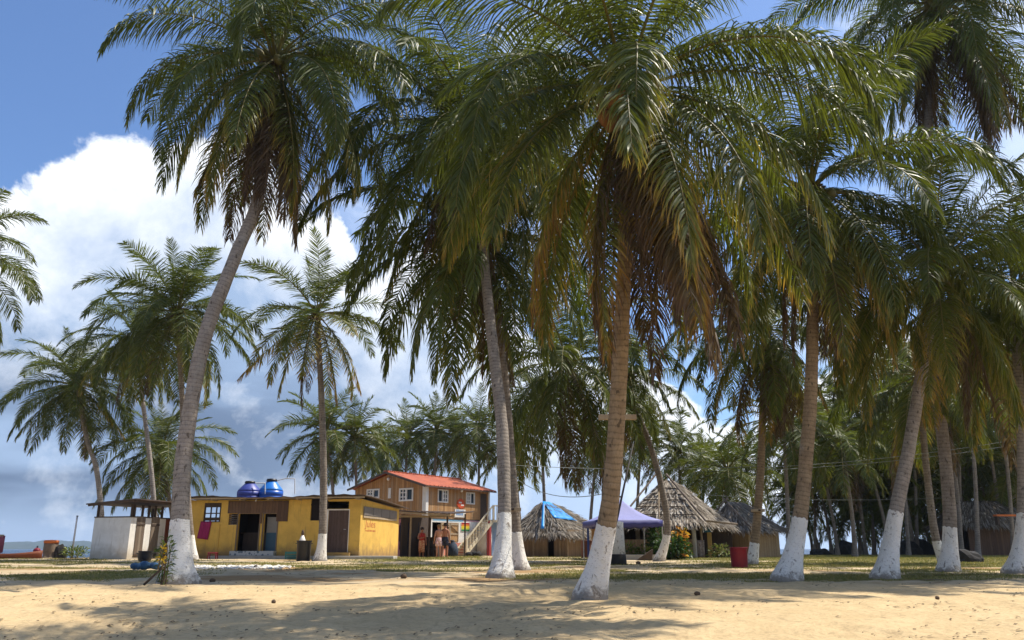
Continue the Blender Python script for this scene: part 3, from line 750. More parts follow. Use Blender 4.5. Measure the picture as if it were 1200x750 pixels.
# palms behind the houses and the shore grove
def back_palm(px_b, px_t, py_t, d, label, group, seed, mat='trunk_dark', Lf=4.6, n=25, r=.13):
    px_m = px_b + (px_t - px_b) * .35
    py_b = 640
    g = G(px_b, d); q = (g - EYEV); 
    # foot on the ground, heart of the crown at the picture point
    pts_top = P(px_t, py_t, d)
    base = g; path = [base + Vector((0, 0, -.1)), base.lerp(pts_top, .33) + Vector(((px_b - px_t) * .006, 0, 0)), base.lerp(pts_top, .7) + Vector(((px_b - px_t) * .004, 0, 0)), pts_top]
    root = thing('coconut_palm', label, 'palm tree', base, 0, group)
    rng = np.random.default_rng(seed)
    cs = trunk_parts(root, base, path, r, r * 1.7, M[mat], 0, False, seed)
    plan = frond_plan(rng, n + 4, .88, .45, 1, Lf * .93, .42, -.08)
    me = crown_mesh(rng, plan); o = bpy.data.objects.new('crown', me); link(o, root); o.location = cs[-1]
for i, (xb, xt, yt, d, lab) in enumerate([
        (395, 383, 508, 60, 'pale palm behind the yellow building, left of the pair'), (420, 415, 512, 62, 'pale palm behind the yellow building, right of the pair'),
        (470, 478, 512, 72, 'palm behind the orange roof, the leftmost one over the gable'), (505, 512, 505, 70, 'palm rising over the ridge of the orange roof'), (545, 536, 515, 74, 'palm behind the right half of the orange roof'),
        (560, 562, 500, 68, 'palm between the orange roof and the two white footed trunks'), (455, 446, 528, 80, 'low palm half hidden behind the gable of the boarded house'), (612, 600, 520, 66, 'palm behind the two white footed trunks near the hut with blue tarp'),
        (640, 632, 470, 62, 'dark palm over the hut with the blue tarp, left of the dense one')]):
    back_palm(xb, xt, yt, d, lab, 'palms behind the houses', 200 + i, 'trunk_dark', 4.8 if i != 2 else 5.2, 28)
for i, (xb, xt, yt, d, lab) in enumerate([
        (690, 700, 520, 58, 'palm behind the blue tent, left of the leaning trunk'), (745, 752, 505, 60, 'palm behind the peak of the big thatched roof'), (800, 795, 528, 62, 'palm between the big thatched roof and the small hut, the taller one'),
        (850, 852, 552, 55, 'bright palm spreading over the small thatched hut'), (822, 826, 548, 70, 'low palm behind the bright one over the small hut'),
        (925, 918, 492, 46, 'thin straight palm standing alone left of the shore grove'), (1003, 985, 512, 47, 'palm with an open starry crown at the left front of the shore grove'), (893, 872, 540, 72, 'palm behind the trunk with the nailed board')]):
    back_palm(xb, xt, yt, d, lab, 'palms behind the thatched huts', 230 + i, 'trunk_dark', 4.6, 27, .12)
rg = random.Random(5)
grove = [(948, 955, 560, 66), (962, 948, 520, 66), (975, 960, 535, 60), (990, 972, 500, 68), (1005, 1000, 548, 66), (1012, 985, 470, 62), (1022, 1010, 520, 58), (1030, 1025, 555, 68), (1044, 1030, 490, 64), (1052, 1040, 530, 70),
         (1062, 1045, 440, 56), (1070, 1066, 545, 66), (1082, 1070, 500, 60), (1092, 1090, 540, 68), (1124, 1110, 480, 50), (1132, 1130, 530, 62), (1143, 1135, 440, 48), (1150, 1152, 510, 66), (1163, 1150, 470, 58), (1172, 1168, 540, 66), (1185, 1165, 420, 52),
         (1192, 1180, 500, 62), (1204, 1195, 460, 55), (1215, 1205, 390, 50), (1225, 1222, 520, 64), (1012, 1020, 580, 64), (1100, 1102, 580, 66), (955, 930, 575, 70), (1060, 1012, 420, 60), (1040, 1062, 465, 66), (1105, 1120, 395, 58), (1178, 1200, 440, 66), (950, 940, 588, 72), (985, 995, 592, 70), (1030, 1042, 575, 68), (1048, 1030, 592, 74), (1075, 1085, 560, 62), (1090, 1070, 594, 72), (1120, 1135, 572, 66), (1140, 1128, 590, 72), (1160, 1175, 560, 64), (1195, 1205, 575, 70), (1002, 1020, 530, 74), (1110, 1095, 470, 70), (1210, 1190, 545, 58)]
glabs = ['slim palm of the crowded grove on the shore at right, leaning to the left', 'dark upright palm of the crowded grove on the shore at right', 'slim palm of the crowded grove on the shore at right, leaning to the right']
for i, (xb, xt, yt, d) in enumerate(grove):
    xb += rg.choice([-6, 4, 14, 22, 8])
    lean = xt - xb
    lab = glabs[0] if lean < -6 else glabs[2] if lean > 4 else glabs[1]
    back_palm(xb, xt, yt, d, lab, 'palms of the shore grove', 300 + i, 'trunk_dark', rg.uniform(4.3, 5.2), 24, .12)

# ------------------------------------------------------------------ houses
class Frame:
    """a building's own axes: origin at a ground corner, x along one face; picture points can be read off a wall"""
    def __init__(s, x, y, ang, z=None): s.o = Vector((x, y, gz(x, y) if z is None else z)); s.a = ang; s.u = Vector((math.cos(ang), math.sin(ang), 0)); s.w = Vector((-math.sin(ang), math.cos(ang), 0))
    def on_front(s, px, py, off=0.):
        r = ray(px, py); o = s.o + s.w * off; t = (o - EYEV).dot(s.w) / r.dot(s.w); p = EYEV + r * t - s.o
        return p.dot(s.u), p.z
    def on_side(s, px, py, off=0.):
        r = ray(px, py); o = s.o + s.u * off; t = (o - EYEV).dot(s.u) / r.dot(s.u); p = EYEV + r * t - s.o
        return p.dot(s.w), p.z
    def rect_front(s, x0, y0, x1, y1, off=0.):
        a = s.on_front(x0, (y0 + y1) / 2, off)[0]; b = s.on_front(x1, (y0 + y1) / 2, off)[0]; xm = (x0 + x1) / 2
        return min(a, b), max(a, b), s.on_front(xm, y1, off)[1], s.on_front(xm, y0, off)[1]
    def rect_side(s, x0, y0, x1, y1, off=0.):
        a = s.on_side(x0, (y0 + y1) / 2, off)[0]; b = s.on_side(x1, (y0 + y1) / 2, off)[0]; xm = (x0 + x1) / 2
        return min(a, b), max(a, b), s.on_side(xm, y1, off)[1], s.on_side(xm, y0, off)[1]
    def thing(s, name, label, cat, group=None): return thing(name, label, cat, s.o, s.a, group)
    def local(s, p): q = Vector(p) - s.o; return Vector((q.dot(s.u), q.dot(s.w), q.z))

def window_unit(parent, axis, r, off, frame_mat, mull_v=1, mull_h=0, fw=.05, depth=.05, glass='glass', split=None, half=None):
    """frame with mullions and a pane; axis 'x' lies in a front wall (faces -y), 'y' in a side wall (faces +x or -x by sign of depth)"""
    a, b, z0, z1 = r; fm = MB()
    def bx(mb, s0, s1, q0, q1, d0, d1):
        d0, d1 = min(d0, d1), max(d0, d1)
        if axis == 'x': mb.box(s0, s1, off + d0, off + d1, q0, q1)
        else: mb.box(off + d0, off + d1, s0, s1, q0, q1)
    D = depth
    bx(fm, a, a + fw, z0, z1, -D, D * .6); bx(fm, b - fw, b, z0, z1, -D, D * .6); bx(fm, a + fw, b - fw, z0, z0 + fw, -D, D * .6); bx(fm, a + fw, b - fw, z1 - fw, z1, -D, D * .6)
    for i in range(mull_v):
        c = a + (b - a) * (i + 1) / (mull_v + 1); w = fw * (.5 if i % 2 == 0 and mull_v > 1 else .4); bx(fm, c - w, c + w, z0 + fw, z1 - fw, -D * .8, D * .4)
    for i in range(mull_h):
        c = z0 + (z1 - z0) * (i + 1) / (mull_h + 1); bx(fm, a + fw, b - fw, c - fw * .3, c + fw * .3, -D * .7, D * .3)
    if half is not None:
        c = (a + b) / 2; bx(fm, c - fw * .7, c + fw * .7, z0 + fw, z1 - fw, -D * .9, D * .5); h0, h1 = (a + fw, c - fw * .7) if half == 0 else (c + fw * .7, b - fw)
        bx(fm, (h0 + h1) / 2 - fw * .35, (h0 + h1) / 2 + fw * .35, z0 + fw, z1 - fw, -D * .8, D * .4)
        for i in range(2): z = z0 + (z1 - z0) * (i + 1) / 3; bx(fm, h0, h1, z - fw * .35, z + fw * .35, -D * .7, D * .3)
        e = h0 if half == 1 else h1
    f = fm.build('window', M[frame_mat], parent)
    g = MB(); bx(g, a + fw * .5, b - fw * .5, z0 + fw * .5, z1 - fw * .5, D * .05, D * .2); g.build('pane', M[glass], f)
    return f

def yellow_building():
    ang = math.atan2(.95, 6.0) * -1 + 0
    u = Vector((.988, -.156, 0))
    C0 = G(420, 38.0)
    L = 8.5; Dp = 6.0
    O = C0 - u * L
    fr = Frame(O.x, O.y, math.atan2(-.156, .988), C0.z)
    th = fr.thing('yellow_building', 'long low yellow building with rusty flat roof and two open doorways', 'building')
    H = 2.62
    HS = fr.on_side(468, 600, L)[1]                        # height of the end wall at its rear corner
    rf = fr.rect_front
    win_l = rf(239, 586, 259, 612); gap = rf(268, 602, 277, 615); d1 = rf(278, 602, 303, 648); d2 = rf(308, 602, 324, 648); win_r = rf(364, 585, 378, 610); door = rf(384, 598, 408, 649); tr = rf(380, 584, 409, 597)
    for h in (d1, d2, door): pass
    floor = .16
    d1 = (d1[0], d1[1], .34, d1[3]); d2 = (d2[0], d2[1], .34, d2[3]); door = (door[0], door[1], .28, door[3])
    holes = [(win_l[0], win_l[1], win_l[2], H - .12), (gap[0], d1[0] - .06, gap[2], gap[3]), d1, d2, (win_r[0], win_r[1] + .25, win_r[2], win_r[3]), door, (tr[0], tr[1], door[3] + .07, H - .10)]
    mb = MB(); wall(mb, (0, 0), (L, 0), -.3, H, .14, holes)
    louv = fr.rect_side(425.5, 588.5, 464.5, 609, L); louv = (louv[0], min(louv[1], Dp - .3), louv[2], louv[3])
    wall(mb, (L, .143), (L, Dp), -.3, H, .14, [(louv[0], louv[1], louv[2], min(louv[3], H - .12, HS + .02))], HS + .12)
    back = [(win_l[0] - .6, win_l[1] + .2, 1.2, 2.45)]
    wall(mb, (L - .143, Dp), (.143, Dp), -.3, 2.5, -.14 * -1 * 1, [(L - .143 - win_l[1] - .6, L - .143 - win_l[0] + .5, 1.15, 2.42)])
    wall(mb, (0, Dp), (0, .143), -.3, H, .14, [(1.2, Dp - .75, 1.15, H - .12)], H)
    # inner cross wall closes off the dark rooms
    wall(mb, (win_l[1] + .45, .15), (win_l[1] + .45, Dp - .16), -.3, H - .02, .1)
    mb.build('wall', M['yellow'], th)
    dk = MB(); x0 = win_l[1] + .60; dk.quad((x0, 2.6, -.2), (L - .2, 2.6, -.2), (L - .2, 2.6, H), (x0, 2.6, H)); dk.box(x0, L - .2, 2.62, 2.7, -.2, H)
    dk = MB(); dk.box(x0, L - .2, 2.6, 2.7, -.2, H - .05); dk.build('dark_partition', M['dark_wood'], th)
    ln = MB(); ln.box(d1[0] - .42, d1[0] - .34, .16, 2.58, -.2, H - .05); ln.box(d2[1] + .3, d2[1] + .38, .16, 2.58, -.2, H - .05); ln.box(d1[0] - .33, d2[1] + .29, 1.6, 1.68, -.2, H - .05); ln.build('dark_partition', M['dark'], th)  # added partition and side linings, room shade painted as near-black
    fl = MB(); fl.box(.16, L - .16, .16, Dp - .16, -.2, .12); fl.build('floor_slab', M['concrete'], th)
    # roof: sagging sheets on rafters
    rb = MB(); n = 46
    def rz(x, y): return H + .09 + .02 * math.sin(x * 9.) + .05 * math.sin(x * .9 + 1) - (.0 if y < 1 else (y - 1) * .045) + .03 * mnoise.noise(Vector((x * 2, y, 0)))
    ys = [-.62, .6, 2.5, 4.5, 6.5]; xs = [-.45 + (L + .85) * i / n for i in range(n + 1)]
    for i in range(n):
        for j in range(4):
            a, b, c, d = [(xs[i], ys[j]), (xs[i + 1], ys[j]), (xs[i + 1], ys[j + 1]), (xs[i], ys[j + 1])]
            rb.hexa([(x, y, rz(x, y)) for x, y in (a, b, c, d)] + [(x, y, rz(x, y) + .03) for x, y in (a, b, c, d)])
    roof = rb.build('roof', M['roof_edge'], th)
    rf2 = MB()
    for i in range(7):
        x = .1 + i * (L - .2) / 6; rf2.bar((x, -.52, H + .01), (x, Dp + .3, H - .18), .07, .09)
    rf2.bar((-.3, -.5, H + .055 - .01), (L + .32, -.5, H + .045), .06, .07); rf2.build('rafter_set', M['pale_wood'], th)
    # weathered boarding above the doorways, stepping down at its right end
    bd = MB(); b0 = rf(268, 584, 338, 603); b1 = rf(325, 584, 338, 611)
    bd.box(b0[0], b1[0] - .002, -.05, -.003, d1[3] + .02, H - .05); bd.box(b1[0], b1[1], -.05, -.003, b1[2], H - .05)
    bd.box(d1[1] + .03, d1[1] + .12, -.07, -.003, 1.55, d1[3] + .018); bd.build('boarding', M['brown_boards'], th)
    # left window: dark frame with four lights
    wf = MB(); a, b, z0, z1 = holes[0]
    for x in (a + .01, a + (b - a) * .36, a + (b - a) * .68, b - .08): wf.box(x, x + .045, .03, .09, z0, z1)
    for z in (z0, z0 + .38, z1 - .2): wf.box(a, b, .035, .085, z, z + (.05 if z != z1 - .2 else .2))
    wf.box(a, b, .04, .08, z0 + .07, z0 + .22)
    wf.build('window', M['dark_wood'], th)
    g = MB(); a, b, z0, z1 = holes[4]; g.box(a, b, .09, .10, z0, z1); g.box(a, b, .02, .06, (z0 + z1) / 2 + .2, (z0 + z1) / 2 + .25); g.build('window', M['dark'], th)
    sl = MB(); a, b, z0, z1 = holes[1]; n = 5
    for i in range(n): z = z0 + (z1 - z0) * i / n; sl.hexa([(a, .02, z), (b, .02, z), (b, .09, z + .05), (a, .09, z + .05), (a, .02, z + .015), (b, .02, z + .015), (b, .09, z + .065), (a, .09, z + .065)])
    sl.build('louvre_window', M['grey_boards'], th)
    # first doorway: dark counter inside; second: half-open blue and white door
    fm = MB()
    for (a, b, z0, z1) in (d1, d2): fm.box(a - .05, a - .002, -.035, .10, z0, z1 + .05); fm.box(b + .002, b + .05, -.035, .10, z0, z1 + .05); fm.box(a - .002, b + .002, -.03, .10, z1 + .002, z1 + .05)
    fm.build('door_frame', M['grey_boards'], th)
    ct = MB(); ct.box(d1[0] - .2, d1[1] + .1, 1.0, 1.5, .12, 1.12); ct.box(d1[0] - .3, d1[1] + .2, .95, 1.55, 1.12, 1.17); ct.build('counter', M['dark_wood'], th)
    dd = MB(); dd.box(d2[0] + .04, d2[1] - .10, .70, .74, .13, 1.12); dd.build('door', M['blue_tank'], th) if False else None
    dr = MB(); dr.box(d2[0] + .02, d2[1] - .03, .32, .36, .13, 1.15); o = dr.build('door', plain('teal_door', (.035, .10, .16), .5), th); o['label'] = 'dark teal door panel'
    dr = MB(); dr.box(d2[0] + .02, d2[1] - .03, .32, .36, 1.152, 1.85); dr.build('door_upper_panel', plain('grey_panel', (.26, .25, .23), .6), o)
    # right door in its white frame
    a, b, z0, z1 = door
    df = MB(); df.box(a - .22, a - .002, -.025, .09, z0, z1 + .05); df.box(b + .002, b + .03, -.02, .09, z0, z1 + .05); df.box(a - .002, b + .002, -.02, .09, z1 + .002, z1 + .05); df.build('door_frame', M['white'], th)
    dp = MB(); dp.box(a + .01, b - .01, .01, .05, z0, z1); dp.box(a + .01, b - .01, -.012, .009, z0 + .75, z0 + .88); o = dp.build('door', M['door_wood'], th); o['label'] = 'closed brown plank door'
    hn = MB(); hn.tube([(b - .12, -.02, z0 + 1.0), (b - .12, -.05, z0 + 1.0), (b - .2, -.05, z0 + 1.0)], .014, 6); hn.build('handle', M['metal'], o)
    # tiled steps and the concrete apron
    st = MB(); st.box(d1[0] - .15, d2[1] + .06, -.30, -.002, .14, .34); o = st.build('tiled_step', tile_mat(), th)
    st = MB(); st.box(rf(252, 650, 330, 655)[0], rf(330, 650, 420, 655)[1] + 1.8, -.62, -.002, -.3, .13); st.build('apron', M['concrete'], th, bevel=.02)
    st = MB(); st.box(door[0] - .2, door[1] + .2, -.3, -.002, .132, .275); st.build('door_step', M['yellow'], th)
    pl = MB(); x = rf(256, 600, 258, 650)[0]; pl.box(x, x + .05, -.04, -.003, -.1, 1.5); pl.build('drain_pipe', M['yellow'], th)
    # end wall: four grey shutters and the painted name
    a, b, z0, z1 = louv; z1 = min(z1, H - .12, HS + .02); q = (b - a) / 4
    for i in range(4):
        s = MB(); s.box(L + .01, L + .045, a + i * q + .025, a + (i + 1) * q - .025, z0 + .12, z1 - .01)
        for k in range(9): z = z0 + .15 + k * (z1 - z0 - .18) / 9; s.box(L + .046, L + .058, a + i * q + .05, a + (i + 1) * q - .05, z, z + .02)
        s.build('shutter', M['shutter'], th)
    s = MB(); s.box(L + .003, L + .05, a, b, z0 + .01, z0 + .10); s.build('sill', M['pale_wood'], th)
    s = MB(); s.box(L - .11, L - .03, a + .005, b - .005, z0 + .005, z1 - .005); s.build('shutter_lining', M['dark'], th)
    tx = fr.rect_side(427, 611, 440, 618.5, L)
    tc = bpy.data.curves.new('painted_name', 'FONT'); tc.body = 'Jules'; tc.size = .46; tc.extrude = .002; tc.shear = .1
    t = bpy.data.objects.new('painted_name', tc); COL.objects.link(t); bpy.context.view_layer.update(); tme = bpy.data.meshes.new_from_object(t.evaluated_get(bpy.context.evaluated_depsgraph_get())); bpy.data.objects.remove(t); t = bpy.data.objects.new('painted_name', tme); link(t, th); t.location = (L + .004, tx[0] + .12, tx[2] + .02); t.rotation_euler = (R(90), 0, R(90)); t.scale = (1.75, 1.0, 1); tme.materials.clear(); tme.materials.append(M['red_letter'])
    sm = MB(); y = tx[0] + .18
    rr = random.Random(3)
    while y < tx[0] + 1.6:
        w = rr.uniform(.08, .2); sm.box(L + .002, L + .005, y, y + w, tx[2] - .17 + rr.uniform(-.01, .01), tx[2] - .12 + rr.uniform(0, .03)); y += w + rr.uniform(.05, .09)
    sm.build('painted_line', M['red_letter'], th)
    # small lamp over the doors
    lm = MB(); lx, lz = fr.on_front(301, 587); lm.tube([(lx, -.053, lz + .05), (lx, -.11, lz + .03), (lx, -.11, lz - .03)], .03, 8); lm.build('wall_lamp', M['pvc'], th)
    # ---- things on and by the building
    def roofz(x, y): return rz(x, y) + .03
    for px0, px1, pyt, mt, mt2, lab in ((279.5, 305.5, 563.5, 'violet_tank', 'violet_tank', 'faded violet blue water tank on the roof, left one of two'), (304.5, 331, 560.8, 'blue_tank', 'tank_top', 'bright blue water tank on the roof, right one of two')):
        yy = 2.0 if px0 < 290 else 2.3
        a = fr.on_front(px0, 574, yy)[0]; b = fr.on_front(px1, 574, yy)[0]; top = fr.on_front((px0 + px1) / 2, pyt, yy)[1]; cx = (a + b) / 2; r = (b - a) / 2
        z0 = roofz(cx, yy) - .03
        w = fr.o + fr.u * cx + fr.w * yy + Vector((0, 0, z0)); hh = top - z0
        tk = thing('water_tank', lab, 'water tank', w, 0, 'water tanks on the roof')
        bz = hh * .46
        MB().lathe([(r * .96, .0), (r, .03), (r, bz * .5), (r * .975, bz * .52), (r * .975, bz * .58), (r, bz * .6), (r, bz)], 28).build('tank_body', M[mt], tk, True)
        MB().lathe([(r * .985, bz + .002), (r * .9, bz + hh * .10), (r * .45, hh * .84), (r * .4, hh * .86)], 28).build('tank_shoulder', M[mt2], tk, True)
        MB().lathe([(r * .42, hh * .865), (r * .45, hh * .90), (r * .40, hh * .98), (r * .1, hh)], 20).build('lid', M['black'], tk, True)
    # white pipes
    pp = fr.thing('water_pipe', 'thin white plastic pipe frame rising beside the blue tank', 'pipe'); yy = 1.7
    def Q(px, py): a, z = fr.on_front(px, py, yy); return Vector((a, yy, z))
    pa = [Q(299, 566), Q(310.7, 566), Q(310.7, 579)]; pb = [Q(325, 563), Q(336, 560.5), Q(345.5, 561), Q(345.5, 579)]
    for pts in (pa, pb):
        m = MB()
        for k in range(len(pts) - 1): m.tube([pts[k], pts[k + 1]], .025, 8)
        m.build('pipe_run', M['pvc'], pp)
    # towel on the sill
    a, b, z0, z1 = rf(235, 611, 247.5, 632.5); tb = MB(); n = 10
    for i in range(n):
        for j in range(8):
            def tp(i, j):
                x = a + (b - a) * i / n + (-.10) * j / 8; return (x, -.06 - .03 * math.sin(i * 1.7) - .02 * j / 8, z1 - (z1 - z0) * j / 8 * (1 - .08 * (1 - i / n)))
            tb.quad(tp(i, j), tp(i, j + 1), tp(i + 1, j + 1), tp(i + 1, j))
    m = tb.mesh('towel', True, True); m.materials.append(M['towel']); o = bpy.data.objects.new('towel', m); link(o)
    sd = o.modifiers.new('cloth', 'SOLIDIFY'); sd.thickness = .02; o.location = fr.o; o.rotation_euler = (0, 0, fr.a); tag(o, 'magenta towel hanging over the left window sill of the yellow building', 'towel')
    # red stool below
    s = G(248.5, 37.6); st = thing('plastic_stool', 'small low red plastic stool at the foot of the yellow wall under the towel', 'stool', (s.x, s.y, s.z + .0))
    MB().box(-.2, .2, -.15, .15, .24, .29).build('seat', M['red_plastic'], st, bevel=.02)
    for x in (-.16, .16):
        for y in (-.11, .11): m = MB(); m.bar((x, y, .24), (x * 1.15, y * 1.15, 0), .04); m.build('leg', M['red_plastic'], st)
    return fr
def tile_mat():
    m, nt, b = base_mat('patterned_tiles', .4, .5); co = objco(nt); ck = nd(nt, 'ShaderNodeTexVoronoi'); ck.inputs['Scale'].default_value = 7
    nt.links.new(co, ck.inputs['Vector']); nt.links.new(ramp(nt, ck.outputs['Distance'], [(.3, (.10, .14, .17)), (.45, (.42, .44, .44))]), b.inputs['Base Color']); return m
M['shutter'] = weathered('grey_shutter', (.27, .24, .22), (.17, .15, .14), 5, .7, .5, .2)
M['red_letter'] = plain('red_lettering', (.50, .14, .04), .8)
YB = yellow_building()

def bin_(name, label, px, d, r, h, mat, group=None):
    p = G(px, d); t = thing(name, label, 'bin', p, .3, group)
    prof = [(r * .9, 0), (r * .92, .02), (r * .98, h * .93), (r * 1.03, h * .94), (r * 1.06, h * .97), (r * 1.06, h), (r * .97, h), (r * .92, h * .9), (r * .78, .05)]
    MB().lathe(prof, 28).build('bin_body', M[mat], t, True)
    for sg in (-1, 1): m = MB(); m.box(sg * r * 1.06 - .03, sg * r * 1.06 + .03, -.07, .07, h * .84, h * .88); m.build('handle', M[mat], t, bevel=.008)
    return t
b = bin_('rubbish_bin', 'black plastic rubbish bin left of the star shaped palm', 355, 34, .29, .80, 'black')
bin_('rubbish_bin', 'dark red plastic rubbish bin standing alone on the grass', 866.5, 26.5, .27, .62, 'red_plastic')
# teal crate and a paper funnel by the wall
t = thing('plastic_crate', 'dull teal plastic crate against the yellow wall behind the black bin', 'crate', G(343, 37.6))
cb = MB(); cb.box(-.30, .30, -.18, .18, 0, .03)
for z in (.06, .14, .22, .27): cb.box(-.32, .32, -.20, -.18, z, z + .05); cb.box(-.32, .32, .18, .20, z, z + .05); cb.box(-.32, -.30, -.178, .178, z, z + .05); cb.box(.30, .32, -.178, .178, z, z + .05)
for x in (-.32, .26):
    cb.box(x, x + .06, -.198, -.182, .03, .31)
cb.build('crate_body', M['teal'], t)
t = thing('gas_lamp', 'pale cone topped lantern beside the black bin against the yellow wall', 'lantern', G(352.5, 36.6))
MB().lathe([(.15, 0), (.15, .45), (.13, .5)], 14).build('lantern_base', M['concrete'], t, True)
MB().lathe([(.20, .5), (.22, .62), (.12, .85), (.05, 1.02)], 16).build('lantern_shade', M['white'], t, True)
MB().lathe([(.05, 1.022), (.07, 1.08), (.06, 1.18), (.02, 1.25)], 12).build('lantern_cap', M['husk'], t, True)

def white_shed():
    C = G(147.5, 37.0); r = Vector((.3, .954, 0)); l = Vector((-.954, .3, 0))
    fr = Frame(C.x, C.y, math.atan2(.3, -.954) - math.pi, C.z)         # x axis runs to the right along -l
    fr = Frame(C.x + l.x * 2.0, C.y + l.y * 2.0, math.atan2(-.3, .954), C.z)   # origin at the far left end, front faces the camera
    W = 2.0; Dp = 3.6; H = 1.78
    th = fr.thing('white_shed', 'small whitewashed wash house with open gap under a flat brown roof', 'shed')
    mb = MB(); wall(mb, (0, 0), (W, 0), -.3, H, .12)
    q = fr.on_side
    # right face: white strips with grey doors between, and a red brown panel
    sp = [q(px, 650, W)[0] for px in (155.5, 165.5, 173, 182.5, 190, 197.5)]
    holes = [(sp[0] - .123, sp[1] - .123, .10, H + 1), (sp[2] - .123, sp[3] - .123, .10, H + 1)]
    wall(mb, (W, .123), (W, Dp), -.3, H, .12, [(a, b, .10, H - .01) for a, b, _, _ in holes])
    wall(mb, (W - .123, Dp), (.123, Dp), -.3, H, .12); wall(mb, (0, Dp), (0, .123), -.3, H, .12)
    mb.build('wall', M['white'], th)
    cap = MB(); cap.box(-.02, W + .02, -.02, .14, H + .002, H + .05); cap.box(W - .14, W + .02, .143, Dp, H + .002, H + .05); cap.build('wall_plate', M['dark_wood'], th)
    for a, b, _, _ in holes:
        m = MB(); m.box(W - .05, W + .03, a + .135, b + .11, .12, H + .06); o = m.build('door', M['grey_boards'], th)
        m = MB(); m.box(W + .031, W + .05, a + .135, b + .11, .16, .24); m.box(W + .031, W + .05, a + .135, b + .11, 1.45, 1.53); m.build('ledge', M['dark_wood'], o)
    m = MB(); m.box(W + .003, W + .04, sp[4], sp[5] + .3, .02, H); m.build('panel', M['red_brown'], th)
    def post(x, y):
        m = MB(); m.box(x - .04, x + .04, y - .04, y + .04, H + .052, 2.34); m.build('post', M['dark_wood'], th)
    for x in (.1, W - .06): post(x, .06)
    for px in (159, 168.5, 176, 183.5, 191.5): post(W - .06, q(px, 600, W)[0])
    post(.1, Dp - .1)
    rb = MB(); rb.hexa([(-.25, -.35, 2.34), (W + .45, -.35, 2.52), (W + .45, Dp + .4, 2.50), (-.25, Dp + .4, 2.36), (-.25, -.35, 2.39), (W + .45, -.35, 2.57), (W + .45, Dp + .4, 2.55), (-.25, Dp + .4, 2.41)])
    rb.bar((-.2, -.25, 2.31), (W + .3, -.25, 2.48), .06, .08); rb.bar((W + .3, -.25, 2.46), (W + .3, Dp + .3, 2.46), .06, .1); rb.build('roof', M['roof_edge'], th)
M['red_brown'] = plain('red_brown_paint', (.16, .045, .025), .8)
white_shed()

